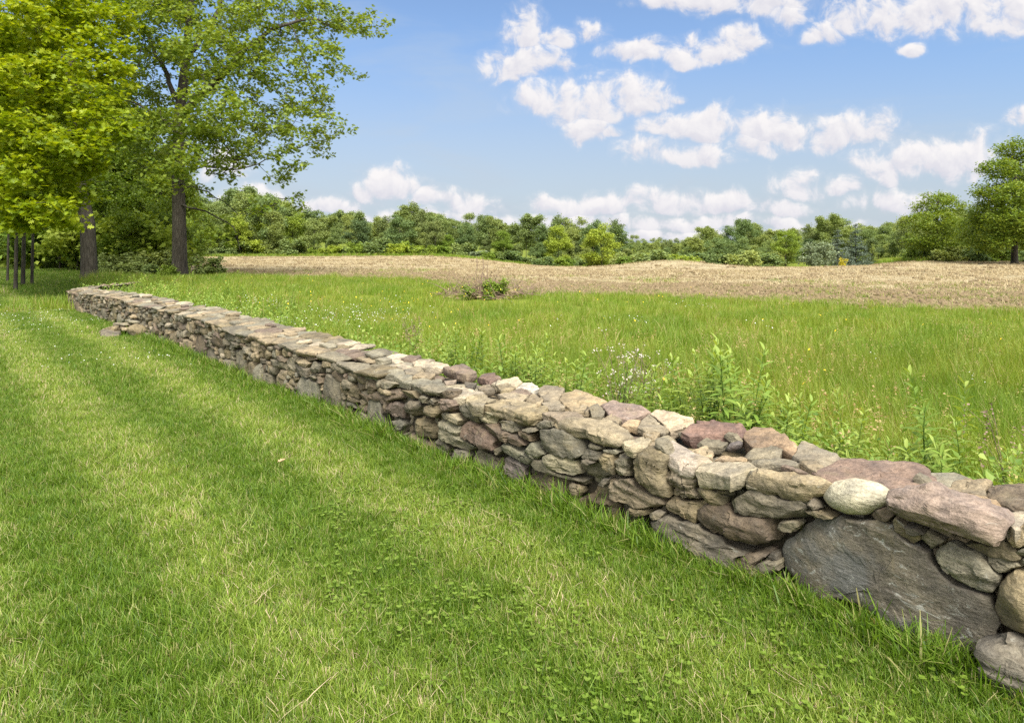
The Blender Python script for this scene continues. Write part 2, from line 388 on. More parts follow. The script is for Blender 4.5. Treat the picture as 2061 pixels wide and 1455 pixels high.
# ------------------------------------------------------------------ ground sheets (one polar grid, split by what covers it)
def build_ground():
    rr = np.concatenate([[0.25], np.geomspace(0.6, 1500, 210)])
    front = np.linspace(-55, 55, 300); back = np.linspace(55, 305, 60)[1:-1]
    th = np.radians(np.concatenate([front, back])); nt = len(th)
    X = rr[:, None] * np.sin(th)[None]; Y = rr[:, None] * np.cos(th)[None]
    Z = height(X, Y)
    edge = fieldness(X, Y)
    Z = Z + np.where((edge > 0) & (faredge(X, Y) < 0), 0.05 * vnoise(np.stack([X * 1.4, Y * 1.4, X * 0], -1).reshape(-1, 3), 3).reshape(X.shape), 0)
    V = np.stack([X, Y, Z], -1).reshape(-1, 3)
    i, j = np.meshgrid(np.arange(len(rr) - 1), np.arange(nt), indexing='ij'); jn = (j + 1) % nt
    q = np.stack([i * nt + j, i * nt + jn, (i + 1) * nt + jn, (i + 1) * nt + j], -1).reshape(-1, 4)[:, ::-1]
    cen = V[q].mean(1); X, Y = cen[:, 0], cen[:, 1]
    lw = (wdist(X, Y) < 0.3) | ((X < -13.0) & (wlong(X, Y) > 17) & (X < -13.2 - (Y - 19) * 0.06)) 
    lw = np.where(wlong(X, Y) > 20, X < -13.4 - np.maximum(Y - 21, 0) * 0.62, wdist(X, Y) < 0.3)
    fl = (fieldness(X, Y) > 0) & (faredge(X, Y) < 0) & ~lw & (X > -0.47 * Y)
    verge = ~lw & ~fl & (faredge(X, Y) >= 0)
    for nm, sel, mat in (('lawn', lw, ground_lawn()), ('meadow', ~lw & ~fl & ~verge, ground_meadow()), ('field', fl, ground_field()), ('field_verge', verge, ground_meadow())):
        f = q[sel]; us, inv = np.unique(f, return_inverse=True)
        a = Acc(); a.add(V[us], inv.reshape(-1, 4), edge=edge.reshape(-1)[us])
        tag(link(nm, a.mesh(nm, mat)), kind='structure')
build_ground()

# ------------------------------------------------------------------ dry stone wall
STONE_COL = dict(g=(0.205, 0.185, 0.140), t=(0.31, 0.255, 0.175), p=(0.44, 0.385, 0.30), r=(0.205, 0.16, 0.13), d=(0.145, 0.128, 0.102),
                 o=(0.215, 0.18, 0.115), b=(0.170, 0.135, 0.098), w=(0.56, 0.53, 0.47), l=(0.25, 0.235, 0.185), k=(0.37, 0.32, 0.275), v=(0.135, 0.118, 0.118))
def stone_material():
    m, t, o = newmat('field_stone')
    at = t.n('Attribute', attribute_name='col'); al = t.n('Attribute', attribute_name='vein'); sd = t.n('Attribute', attribute_name='seed')
    tcn = t.n('TexCoord'); po = t.n('VectorMath', operation='ADD'); t.put(po.inputs[0], tcn.outputs['Object'])
    cb = t.n('CombineXYZ'); t.put(cb.inputs[0], sd.outputs['Fac']); t.put(cb.inputs[2], sd.outputs['Fac']); t.put(po.inputs[1], cb.outputs[0])
    p = po.outputs[0]
    st = t.vec('MULTIPLY', p, (1, 1, 3.2))
    n1 = t.noise(p, 7, 5, 0.6); n2 = t.noise(st, 28, 6, 0.7); n3 = t.noise(p, 110, 4, 0.7); n4 = t.noise(p, 3.5, 5, 0.65, 0.6)
    c = t.mix(t.ss(n1.outputs[0], 0.3, 0.72), (0.66, 0.66, 0.68, 1), (1.32, 1.28, 1.2, 1))
    c = t.mix(1.0, t.mix(1.0, at.outputs['Color'], (0.80, 0.795, 0.755, 1), 'MULTIPLY'), c, 'MULTIPLY')
    c = t.mix(1.0, c, t.mix(t.ss(n2.outputs[0], 0.3, 0.7), (0.72, 0.70, 0.68, 1), (1.25, 1.25, 1.24, 1)), 'MULTIPLY')
    c = t.mix(1.0, c, t.mix(t.ss(n3.outputs[0], 0.3, 0.7), (0.80, 0.80, 0.80, 1), (1.18, 1.18, 1.18, 1)), 'MULTIPLY')
    c = t.mix(t.ss(n4.outputs[0], 0.56, 0.70, 0.0, 0.5), c, (0.20, 0.165, 0.095, 1))            # ochre lichen film
    n5 = t.noise(p, 16, 5, 0.7, 0.8)
    c = t.mix(t.ss(n5.outputs[0], 0.64, 0.72, 0.0, 0.45), c, (0.36, 0.36, 0.31, 1))             # pale lichen
    n6 = t.noise(t.vec('MULTIPLY', p, (1, 1, 1.6)), 9, 6, 0.72, 1.6)
    n7 = t.noise(p, 3.2, 4, 0.6, 0.4)
    c = t.mix(t.math('MULTIPLY', t.ss(n7.outputs[0], 0.45, 0.62), t.math('MULTIPLY', al.outputs['Fac'], 0.6)), c, (0.115, 0.122, 0.118, 1))
    n8 = t.n('TexVoronoi', feature='DISTANCE_TO_EDGE'); t.put(n8.inputs['Vector'], t.vec('ADD', p, t.vec('MULTIPLY', n1.outputs['Color'], (.12, .12, .12)))); n8.inputs['Scale'].default_value = 1.5
    crack = t.math('MULTIPLY', t.ss(n8.outputs['Distance'], 0.012, 0.0), t.ss(n7.outputs[0], 0.54, 0.62))
    c = t.mix(t.math('MULTIPLY', crack, 0.75), c, (0.03, 0.026, 0.02, 1))
    vm = t.math('MULTIPLY', t.ss(n6.outputs[0], 0.565, 0.64), al.outputs['Fac'])
    c = t.mix(t.math('MULTIPLY', vm, 0.75), c, (0.34, 0.34, 0.30, 1))
    pb = t.n('BsdfPrincipled'); t.put(pb.inputs['Base Color'], c)
    t.put(pb.inputs['Roughness'], t.lin(n1.outputs[0], 0, 1, 0.72, 0.95)); pb.inputs['Specular IOR Level'].default_value = 0.3
    vo = t.n('TexVoronoi', feature='F1'); t.put(vo.inputs['Vector'], t.vec('ADD', t.vec('MULTIPLY', p, (1, 1, 1.7)), t.vec('MULTIPLY', n1.outputs['Color'], (.35, .35, .35)))); vo.inputs['Scale'].default_value = 13
    h = t.math('ADD', t.math('MULTIPLY', n2.outputs[0], 1.0), t.math('MULTIPLY', n3.outputs[0], 0.16))
    h = t.math('ADD', h, t.math('MULTIPLY', n5.outputs[0], 0.7)); h = t.math('SUBTRACT', h, t.math('MULTIPLY', crack, 1.2)); h = t.math('ADD', h, t.math('MULTIPLY', vo.outputs['Distance'], 0.6))
    b = t.n('Bump'); b.inputs['Strength'].default_value = 0.7; b.inputs['Distance'].default_value = 0.014
    t.put(b.inputs['Height'], h); t.t.links.new(b.outputs[0], pb.inputs['Normal'])
    t.t.links.new(pb.outputs[0], o.inputs[0]); return m
M['stone'] = stone_material()

# path of the wall: straight, then bending away behind the oak
def path(s):
    s = np.asarray(s, float)
    tab_s = np.linspace(-4, 28, 641); hd = math.atan2(WU[0], WU[1]) + smooth(tab_s, 20.4, 23.6) * 0.72
    dx, dy = np.sin(hd), np.cos(hd); ds = tab_s[1] - tab_s[0]
    i0 = np.argmin(abs(tab_s)); x = np.cumsum(dx) * ds; y = np.cumsum(dy) * ds
    x = x - x[i0] + WO[0]; y = y - y[i0] + WO[1]
    return (np.interp(s, tab_s, x), np.interp(s, tab_s, y), np.interp(s, tab_s, dx), np.interp(s, tab_s, dy))
def wall_xyz(s, w, z):
    px, py, dx, dy = path(s)
    X = px + w * dy; Y = py - w * dx
    g = height(px, py)
    return np.stack([X, Y, z + g], -1)
ZT = np.array([(-4, .60), (-0.3, .60), (0.5, .565), (0.78, .54), (1.1, .478), (1.32, .485), (1.9, .55), (2.55, .51), (3.32, .475), (4.3, .50), (6, .52), (8, .55), (10.8, .57), (14, .55), (18, .50), (21, .45), (28, .42)])
def zfront(s): return np.interp(s, ZT[:, 0], ZT[:, 1])
TOPSLOPE = 0.15

PROF = {'fine': [(0, 1), (.11, 1), (.22, 1), (.33, 1), (.44, 1), (.55, 1), (.65, 1), (.75, 1), (.84, 1), (.92, .995), (.965, .975), (.995, .88), (1, .7), (1, .5), (1, .3), (1, .1), (1, -.1), (.99, -.4), (.96, -.75), (.8, -.97), (.4, -1), (0, -1)],
        'mid': [(0, 1), (.3, 1), (.55, 1), (.78, 1), (.93, .98), (.985, .9), (1, .6), (1, .2), (.99, -.3), (.9, -.9), (.5, -1), (0, -1)],
        'low': [(0, 1), (.6, 1), (.92, .93), (1, .5), (.98, -.5), (.7, -1), (0, -1)]}
def rock(poly, depth, q='fine', seed=0, nseg=40, dome=0.15, rough=1.0, facets=6, rnd=0.0, taper=0.0, bed=1):
    """rough stone: outline poly (n,2), thickness along the third axis (front at +depth/2). returns verts (local 3D), faces"""
    rg = np.random.RandomState(seed)
    poly = np.asarray(poly, float); nxt = np.roll(poly, -1, 0)
    cr = poly[:, 0] * nxt[:, 1] - nxt[:, 0] * poly[:, 1]; A = cr.sum() / 2
    if abs(A) < 1e-9: A = 1e-9
    c = ((poly + nxt) * cr[:, None]).sum(0) / (6 * A)
    th = np.linspace(0, 2 * pi, nseg, endpoint=False)
    for q_ in poly - c:                                     # keep the corners of the outline
        an = math.atan2(q_[1], q_[0]) % (2 * pi); k_ = int(round(an / (2 * pi / nseg))) % nseg; th[k_] = an if abs(th[k_] - an) < 1 else an - 2 * pi
    d = np.stack([np.cos(th), np.sin(th)], -1)
    r = np.zeros(nseg)
    for a, b in zip(poly - c, nxt - c):
        e = b - a; den = d[:, 0] * e[1] - d[:, 1] * e[0]; den = np.where(abs(den) < 1e-12, 1e-12, den)
        tt = (a[0] * e[1] - a[1] * e[0]) / den; uu = (a[0] * d[:, 1] - a[1] * d[:, 0]) / den
        r = np.where((uu >= -1e-6) & (uu <= 1 + 1e-6) & (tt > 0), np.maximum(r, tt), r)
    r = np.where(r <= 0, np.median(r[r > 0]) if (r > 0).any() else 0.05, r)
    if rnd > 0:
        for _ in range(3): r = (np.roll(r, 1) + 2 * r + np.roll(r, -1)) / 4
    else:
        jag = fbm(np.c_[np.cos(th) * 5, np.sin(th) * 5, np.full(nseg, seed * 1.7)], seed, 3); r = r * (1 + .045 * rough * jag)
    prof = PROF[q]
    vs = []
    for k, (ro, ze) in enumerate(prof):
        if rnd > 0:
            ang = math.atan2(ze, ro); e = 1 - rnd * 0.45
            fr = pi / 2 * (1 - 2 * k / (len(prof) - 1)); ro2 = abs(math.cos(fr)) ** 0.9; ze2 = math.sin(fr)
            ro = ro * (1 - rnd) + ro2 * rnd; ze = ze * (1 - rnd) + ze2 * rnd
        zz = ze * depth / 2 - (dome * depth * 0.5 * ro * ro if ze > 0 else 0)
        rr = r * ro * (1 - taper * max(0, -ze))
        if ro == 0 or k in (0, len(prof) - 1): vs.append(np.array([[0, 0, zz]]))
        else: vs.append(np.c_[d * rr[:, None], np.full(nseg, zz)])
    v = np.concatenate(vs); nr = len(prof) - 2
    ext = v.max(0) - v.min(0); mn = max(0.02, min(ext[0], ext[1], max(depth, .05)))
    for k in range(facets):
        n = rg.normal(size=3); n[2] = abs(n[2]) * 1.2
        n /= (ext + 1e-6) ** 0.6; n /= np.linalg.norm(n)
        h = v @ n; lim = h.max() * rg.uniform(0.72, 0.95)
        ex = np.maximum(h - lim, 0); v = v - ex[:, None] * n[None] * 0.92
    off = rg.uniform(0, 90, 3)
    if rnd < .5 and rough > .3:                            # split bedding layers: small ledges
        pitch = rg.uniform(.018, .045); tl = rg.uniform(-.18, .18, 2)
        cc = v[:, bed] + tl[0] * v[:, 0] + tl[1] * v[:, 3 - bed] + .012 * fbm(v * 7 + off, seed + 21, 2)
        g = cc / pitch; gi = np.floor(g); fr = smooth(g - gi, .82, 1.0)
        hh = lambda q: hash3(q.astype(np.int64), np.zeros(len(q), np.int64), np.zeros(len(q), np.int64), seed + 5) - .5
        lv = hh(gi) * (1 - fr) + hh(gi + 1) * fr
        am = rg.uniform(.25, 1.0) * min(.030, .16 * mn) * rough
        rad_ = v.copy(); rad_[:, bed] = 0; rad_ /= (np.linalg.norm(rad_, axis=1)[:, None] + 1e-4)
        v = v + rad_ * (lv * am)[:, None]
    if rnd < .5 and rough > .3:                            # broken chips: tilted facets with small steps between them
        nc = rg.randint(8, 15); sd_ = v[rg.randint(0, len(v), nc)] + rg.normal(0, .01, (nc, 3)); tl_ = rg.normal(0, .085, (nc, 3)); hs_ = rg.uniform(-.004, .004, nc)
        wv_ = v + .10 * mn * np.stack([fbm(v * 9 + off, seed + 40 + q_, 2) for q_ in range(3)], -1)
        ci = np.argmin(((wv_[:, None] - sd_[None]) ** 2).sum(2), 1)
        cd = np.clip(((v - sd_[ci]) * tl_[ci]).sum(1) + hs_[ci] * min(1, mn / .12), -.010, .010) * rough
        c0 = v / (ext * 0.5 + 1e-6); v = v + c0 / (np.linalg.norm(c0, axis=1)[:, None] + 1e-6) * cd[:, None]
    ctr = v / (ext * 0.5 + 1e-6); nn = ctr / (np.linalg.norm(ctr, axis=1)[:, None] + 1e-6)
    dsp = fbm(v * 5.5 / max(mn, 0.09) * 0.35 + off, seed, 3) * 0.045 + fbm(v * (np.array([14, 40, 14]) if bed == 1 else np.array([14, 14, 40])) + off, seed + 3, 3) * 0.026 + vnoise(v * 60 + off, seed + 8) * 0.008
    v = v + nn * (dsp * rough * mn)[:, None]
    faces_t = []; faces_q = []
    a0 = 1; idx = np.arange(nseg); nx = (idx + 1) % nseg
    faces_t.append(np.stack([np.zeros(nseg, int), a0 + idx, a0 + nx], -1))
    for k in range(nr - 1):
        b0 = 1 + k * nseg; b1 = b0 + nseg
        faces_q.append(np.stack([b0 + idx, b1 + idx, b1 + nx, b0 + nx], -1))
    last = 1 + (nr - 1) * nseg
    faces_t.append(np.stack([last + idx, np.full(nseg, len(v) - 1), last + nx], -1))
    return c, v, [np.concatenate(faces_t), np.concatenate(faces_q)]

TILES = {1: (1560, 900, 4.122), 2: (1560, 1105, 4.122), 3: (1240, 820, 3.83), 4: (1000, 740, 4.546), 5: (760, 690, 5.019), 6: (1560, 840, 4.122)}
# hand-traced stones: (tile, kind, colour, outline, options).  F: in the face of the wall, C: lying on top, U: standing on top
ST = [
(1,'F','d',[(0,870),(40,790),(140,710),(190,650),(330,605),(520,590),(700,620),(830,615),(950,660),(980,720),(1090,800),(1250,880),(1290,960),(1400,1080),(1480,1150),(1780,1250),(1900,1500),(1800,1700),(1650,1745),(1470,1755),(1250,1715),(1000,1585),(880,1455),(650,1305),(380,1245),(190,1190),(120,1060),(30,1020)],dict(vein=1,n=100,dome=.04,depth=.16,facets=2,rough=.55,c=(.172,.155,.128),lab='largest dark grey slab set upright at the foot of the wall')),
(1,'F','w',[(315,430),(400,325),(550,295),(750,330),(880,400),(912,460),(880,520),(720,600),(560,595),(400,530)],dict(rnd=1,rough=.10,facets=0,depth=.2,n=56,prot=.03,c=(.50,.47,.37),lab='smooth pale oval boulder')),
(1,'F','k',[(915,430),(940,370),(1100,345),(1230,355),(1330,400),(1560,470),(1900,600),(1950,680),(1870,770),(1780,810),(1600,800),(1400,770),(1250,720),(1050,620),(930,520)],dict(prot=.07,n=64,dome=.2,c=(.285,.225,.195),depth=.22,lab='long pinkish layered slab tilted on top of the wall')),
(1,'C','r',[(310,200),(420,150),(560,95),(730,75),(950,95),(1250,140),(1290,200),(1420,325),(1300,345),(1100,350),(950,370),(850,310),(640,300),(500,285),(400,250)],dict(th=.09,n=56,c=(.235,.17,.14),lab='large purplish capstone speckled with black')),
(1,'U','g',[(1130,300),(1165,230),(1230,260),(1300,350),(1200,370),(1120,340)],dict(w=.22)),
(1,'C','t',[(1280,370),(1340,322),(1450,335),(1560,365),(1830,430),(1980,515),(1860,560),(1700,520),(1560,465),(1330,400)],dict(th=.08,c=(.36,.27,.18))),
(1,'C','t',[(1440,325),(1480,270),(1580,245),(1820,260),(1770,320),(1740,400),(1640,380),(1500,355)],dict(th=.09)),
(1,'C','b',[(1740,400),(1770,330),(1820,275),(2061,305),(2200,340),(2200,500),(2000,515),(1830,430)],dict(th=.10)),
(1,'C','p',[(1870,520),(2061,510),(2200,530),(2150,640),(1990,690),(1950,640),(1900,590)],dict(th=.07)),
(1,'F','t',[(1920,780),(1990,700),(2061,650),(2200,680),(2200,800),(2061,830),(1960,840)],{}),
(1,'F','o',[(1510,830),(1780,810),(1880,770),(1940,760),(1980,850),(2020,930),(2000,960),(1870,930),(1750,920),(1600,880)],{}),
(1,'F','g',[(1750,920),(1880,925),(2000,970),(2030,1010),(1880,1060),(1770,1020)],{}),
(1,'F','l',[(1960,890),(2061,840),(2200,830),(2200,900),(2061,915)],{}),
(1,'F','l',[(2000,960),(2061,930),(2200,920),(2200,990),(2061,995)],{}),
(1,'F','l',[(1260,880),(1330,840),(1420,800),(1520,860),(1720,920),(1770,1010),(1850,1090),(1820,1180),(1770,1250),(1650,1210),(1540,1140),(1440,1060),(1320,970)],dict(rnd=.3,prot=.03,n=52)),
(1,'F','o',[(950,620),(980,580),(1060,640),(1190,740),(1190,820),(1110,800),(980,700)],{}),
(1,'F','d',[(1080,650),(1180,670),(1240,715),(1160,735),(1100,710)],{}),
(1,'F','g',[(1190,750),(1240,715),(1300,740),(1390,790),(1340,840),(1260,860),(1210,810)],{}),
(1,'F','b',[(770,580),(800,535),(920,520),(970,580),(900,630),(790,605)],{}),
(1,'F','o',[(250,530),(320,520),(420,560),(480,590),(340,600)],{}),
(1,'F','d',[(270,450),(300,435),(370,510),(330,520)],{}),
(1,'F','o',[(1790,1250),(1830,1180),(1900,1100),(2000,1040),(2200,1040),(2280,1300),(2250,1550),(2061,1600),(1900,1540),(1780,1480)],dict(rnd=.6,prot=.06,depth=.26,n=56,c=(.27,.225,.145),lab='big rounded tan boulder at the right end')),
(1,'F','g',[(1970,1600),(2061,1620),(2200,1650),(2200,1700),(2050,1670)],{}),
(2,'F','g',[(1420,920),(1560,930),(1565,970),(1500,1010),(1430,1000)],dict(prot=.05)),
(3,'C','t',[(1045,505),(1090,476),(1260,475),(1480,505),(1685,576),(1540,590),(1350,570),(1180,530)],dict(th=.10,c=(.36,.30,.20),taper=.3,n=52)),
(3,'C','p',[(610,480),(650,420),(870,405),(1120,425),(1140,465),(1000,490),(880,530),(740,500)],dict(th=.09,n=52,c=(.40,.355,.27))),
(3,'C','k',[(350,310),(440,265),(590,330),(740,400),(600,455),(490,420),(400,360)],dict(th=.08,n=48,c=(.43,.375,.32),lab='pale pinkish block capping the front edge')),
(3,'F','g',[(990,500),(1040,490),(1070,560),(1110,625),(1010,630)],{}),
(3,'F','o',[(600,600),(720,625),(880,650),(840,760),(760,770),(660,720),(610,650)],dict(rnd=.3)),
(3,'F','g',[(840,720),(900,660),(1020,630),(1130,640),(1240,710),(1370,740),(1460,730),(1500,830),(1440,870),(1300,875),(1100,860),(900,820),(870,770)],dict(n=56,c=(.175,.155,.12))),
(3,'F','t',[(320,500),(400,480),(600,525),(590,640),(630,710),(480,725),(410,690),(400,640),(330,590)],dict(n=48,c=(.27,.225,.16))),
(3,'F','o',[(70,470),(120,350),(200,310),(300,330),(360,400),(320,470),(330,600),(385,640),(370,710),(250,690),(110,570)],dict(rnd=.45,prot=.04,n=52,depth=.24,lab='rounded olive boulder with curved cracks')),
(3,'F','t',[(360,760),(380,680),(480,730),(640,720),(690,760),(620,800),(610,910),(480,880),(360,800)],dict(c=(.25,.205,.13))),
(3,'F','b',[(610,800),(690,755),(820,765),(900,830),(1100,870),(1240,880),(1230,950),(1310,970),(1260,1020),(1100,1065),(900,1030),(760,980),(620,920)],dict(n=60,rnd=.25,prot=.03,c=(.165,.128,.092))),
(3,'F','g',[(1230,940),(1250,880),(1390,880),(1400,920),(1350,965)],{}),
(3,'F','d',[(220,870),(360,840),(450,885),(600,910),(640,950),(800,1010),(840,1060),(1020,1080),(1020,1120),(920,1160),(910,1260),(740,1230),(640,1150),(480,1080),(270,980)],dict(n=60,prot=.05,c=(.14,.126,.10),vein=.3)),
(3,'F','b',[(920,1170),(980,1135),(1150,1115),(1165,1140),(1080,1200),(960,1255),(915,1240)],dict(prot=.03)),
(3,'F','g',[(1000,1250),(1060,1210),(1230,1190),(1245,1270),(1160,1300),(1020,1285)],dict(prot=.03)),
(3,'F','d',[(1130,1190),(1180,1130),(1230,1140),(1230,1190)],{}),
(3,'F','g',[(1010,1290),(1230,1300),(1240,1420),(1050,1400)],{}),
(4,'F','t',[(950,1110),(1000,1020),(1180,1020),(1280,1110),(1500,1210),(1500,1320),(1350,1295),(1130,1280),(1000,1240)],dict(n=52,c=(.26,.215,.155),prot=.03)),
(3,'F','o',[(65,800),(150,775),(250,790),(230,840),(80,840)],{}),
(3,'F','d',[(240,830),(290,800),(350,825),(330,860),(260,870)],dict(prot=.03)),
(3,'C','r',[(505,165),(600,115),(750,97),(900,105),(1040,145),(1010,190),(850,185),(700,195),(560,195)],dict(th=.11,dz=.03,n=52,c=(.205,.135,.115),lab='dark red flat-topped capstone at the back edge')),
(3,'C','t',[(980,270),(1010,190),(1060,150),(1200,155),(1280,200),(1390,290),(1360,330),(1200,290),(1080,310)],dict(th=.10,c=(.33,.24,.165),n=48)),
(6,'C','g',[(140,310),(180,240),(240,185),(350,220),(530,285),(560,325),(430,395),(330,345),(200,345)],dict(th=.10,c=(.26,.23,.18))),
(3,'C','g',[(1020,410),(1050,395),(1300,395),(1400,410),(1390,445),(1280,440),(1130,430)],dict(th=.05,c=(.28,.25,.19))),
(3,'C','t',[(1410,410),(1540,395),(1620,440),(1540,500),(1470,460)],dict(th=.06)),
(3,'C','r',[(1265,440),(1300,430),(1400,465),(1490,500),(1400,490)],dict(th=.035,dz=.012)),
(3,'U','v',[(820,330),(850,285),(910,268),(935,285),(920,330),(860,362)],dict(w=.24,rnd=1,rough=.1,facets=0,depth=.09,lab='small smooth purple-brown cobble lying on the wall top')),
(3,'U','g',[(830,225),(850,200),(900,215),(940,270),(880,285)],dict(w=.42)),
(3,'C','g',[(990,350),(1080,310),(1200,290),(1280,320),(1270,380),(1100,390),(1000,390)],dict(th=.06,c=(.26,.23,.17))),
(3,'C','t',[(580,320),(700,290),(740,330),(750,390),(640,360)],dict(th=.05)),
(3,'C','g',[(630,260),(700,240),(870,260),(820,300),(700,300)],dict(th=.05)),
(3,'C','t',[(760,400),(820,370),(990,380),(1010,400),(900,410)],dict(th=.05,c=(.36,.28,.19))),
(3,'C','p',[(260,40),(320,15),(450,30),(620,95),(540,140),(420,160),(340,100)],dict(th=.08,c=(.43,.36,.27))),
(3,'C','g',[(175,150),(200,70),(250,50),(340,120),(400,155),(250,175)],dict(th=.06,c=(.27,.235,.18),dz=.02)),
(3,'U','g',[(465,200),(500,190),(550,195),(575,235),(480,250)],dict(w=.34)),
(3,'C','t',[(200,200),(250,165),(340,190),(310,240),(270,240)],dict(th=.05)),
(3,'C','g',[(300,230),(400,205),(460,240),(420,260)],dict(th=.05,c=(.26,.23,.17))),
(3,'C','l',[(70,260),(130,225),(200,220),(270,250),(230,300),(130,310),(75,290)],dict(th=.07,c=(.33,.29,.21))),
(3,'F','g',[(270,250),(300,260),(350,330),(370,390),(320,370),(285,310)],{}),
(4,'C','t',[(570,470),(640,455),(960,450),(1080,500),(1240,590),(1250,610),(1130,640),(960,590),(870,550),(800,520),(690,500)],dict(th=.10,taper=.25,n=64,c=(.31,.265,.19),lab='wide tan capstone jutting over the front face')),
(4,'C','g',[(415,410),(480,395),(700,400),(860,430),(870,445),(640,455),(560,470),(520,450)],dict(th=.07,c=(.235,.195,.15))),
(4,'F','d',[(300,620),(380,570),(480,560),(580,575),(690,630),(750,720),(760,800),(690,860),(480,790),(330,720)],dict(n=52,c=(.16,.15,.118),prot=.02)),
(4,'C','o',[(155,400),(250,365),(480,345),(490,365),(420,410),(280,440)],dict(th=.07,c=(.30,.25,.16),taper=.3)),
(4,'F','o',[(145,480),(180,460),(260,490),(340,500),(310,545),(200,550)],{}),
(4,'F','g',[(300,550),(370,500),(480,500),(480,550),(360,580)],{}),
(4,'F','t',[(490,530),(540,500),(580,540),(560,570),(510,565)],{}),
(4,'F','g',[(210,570),(290,548),(360,580),(300,600)],{}),
(4,'F','g',[(-10,500),(100,490),(200,560),(150,600),(60,570),(-10,545)],{}),
(4,'F','b',[(170,590),(220,580),(300,610),(300,680),(230,660)],{}),
(5,'F','b',[(1020,800),(1090,795),(1250,880),(1380,920),(1500,1010),(1440,1050),(1240,1000),(1070,930)],dict(c=(.19,.145,.105),n=48)),
(4,'F','l',[(0,690),(60,690),(250,770),(330,830),(280,890),(180,850),(50,780)],dict(c=(.25,.24,.18))),
(4,'F','g',[(230,750),(270,690),(350,700),(440,790),(380,835),(310,820)],dict(c=(.20,.195,.145))),
(4,'F','t',[(400,850),(440,790),(560,810),(700,860),(710,930),(750,980),(690,1000),(540,960),(430,920)],dict(c=(.26,.24,.17),n=48,prot=.03)),
(4,'F','g',[(300,880),(330,840),(400,840),(410,910),(540,960),(620,980),(810,1010),(780,1100),(640,1030),(480,970),(330,930)],{}),
(4,'F','g',[(700,920),(760,860),(900,880),(1070,980),(1020,1000),(930,1030),(780,1000)],dict(c=(.235,.21,.145))),
(4,'F','d',[(750,850),(800,840),(880,870),(840,895),(770,880)],dict(prot=.02)),
(4,'F','d',[(740,770),(800,740),(920,790),(930,820),(880,860),(780,830)],dict(c=(.14,.128,.098))),
(4,'F','g',[(760,710),(820,700),(950,745),(930,780),(800,740)],{}),
(4,'F','o',[(910,820),(950,780),(1060,810),(1080,880),(1070,980),(960,900)],{}),
(4,'F','g',[(1060,820),(1120,800),(1200,830),(1180,940),(1170,980),(1080,990),(1090,900)],{}),
(4,'F','l',[(940,760),(1060,755),(1100,780),(1060,810),(960,795)],{}),
(4,'F','b',[(230,1000),(290,900),(400,950),(620,1030),(620,1130),(640,1200),(500,1230),(340,1190),(230,1080)],dict(c=(.20,.165,.11),rnd=.3,rough=1.4,n=52)),
(4,'F','o',[(620,1090),(650,1040),(760,1090),(770,1160),(720,1215),(650,1160)],dict(rnd=.4)),
(4,'F','b',[(760,1230),(780,1110),(810,1020),(920,1060),(950,1170),(1130,1290),(1130,1400),(980,1430),(760,1380)],dict(c=(.205,.165,.11),rnd=.3,rough=1.4,n=52)),
(4,'F','d',[(915,1070),(960,1020),(1020,1020),(980,1090)],dict(prot=.03)),
(4,'F','b',[(640,1210),(740,1200),(760,1260),(680,1260)],{}),
(4,'F','o',[(1160,1320),(1220,1285),(1390,1310),(1390,1350),(1200,1360)],{}),
(4,'C','r',[(960,340),(1060,298),(1180,305),(1420,385),(1330,430),(1200,470),(1040,440)],dict(th=.09,n=52,c=(.285,.22,.19),lab='long pinkish purple capstone along the back edge')),
(4,'C','t',[(560,280),(620,210),(720,185),(850,225),(1000,300),(850,345),(690,360),(610,330)],dict(th=.10,n=52,c=(.33,.265,.175))),
(4,'C','g',[(370,210),(430,165),(560,155),(620,190),(560,270),(430,290)],dict(th=.10,c=(.25,.215,.165))),
(4,'C','w',[(175,185),(240,135),(300,128),(405,180),(330,200),(250,190)],dict(th=.07,lab='whitish stone at the back edge')),
(5,'C','p',[(1150,410),(1250,360),(1400,335),(1470,385),(1400,430),(1250,420)],dict(th=.09,c=(.42,.37,.28))),
(5,'C','o',[(1210,440),(1290,390),(1390,440),(1360,470),(1240,475)],dict(th=.05,c=(.30,.25,.165))),
(4,'C','t',[(260,290),(330,235),(380,250),(425,290),(400,330),(320,320)],dict(th=.06)),
(4,'C','g',[(850,360),(920,335),(990,400),(960,445),(870,440)],dict(th=.07,dz=.02,c=(.22,.195,.145))),
(4,'C','t',[(690,380),(780,340),(860,360),(840,400),(740,405)],dict(th=.05)),
(4,'C','t',[(960,460),(1060,420),(1150,470),(1100,500)],dict(th=.05)),
(4,'U','d',[(1190,480),(1300,395),(1320,460)],dict(w=.40)),
(4,'C','p',[(1140,520),(1200,480),(1310,475),(1290,550),(1240,530)],dict(th=.05,c=(.40,.31,.21))),
(4,'C','g',[(410,320),(560,300),(620,350),(560,380),(480,370)],dict(th=.05,c=(.29,.25,.19))),
(4,'C','r',[(110,220),(230,180),(335,235),(270,240)],dict(th=.05)),
(4,'C','p',[(10,240),(130,215),(280,250),(230,300),(100,280)],dict(th=.05,c=(.34,.29,.215))),
(5,'C','t',[(1085,620),(1140,565),(1400,570),(1600,620),(1550,650),(1380,680),(1300,660),(1190,650)],dict(th=.09,c=(.33,.275,.185),n=52)),
(5,'C','t',[(890,570),(960,510),(1050,500),(1190,560),(1100,590),(1070,640),(960,620)],dict(th=.09,c=(.33,.285,.20))),
(5,'C','p',[(720,460),(880,450),(1090,490),(950,520),(880,560),(740,540)],dict(th=.08,c=(.42,.37,.29))),
(5,'F','d',[(770,640),(860,620),(930,680),(1000,740),(1010,850),(900,820),(810,760)],dict(c=(.155,.145,.11))),
(5,'F','g',[(1010,760),(1050,690),(1150,720),(1190,780),(1150,835),(1040,790)],dict(c=(.27,.245,.17))),
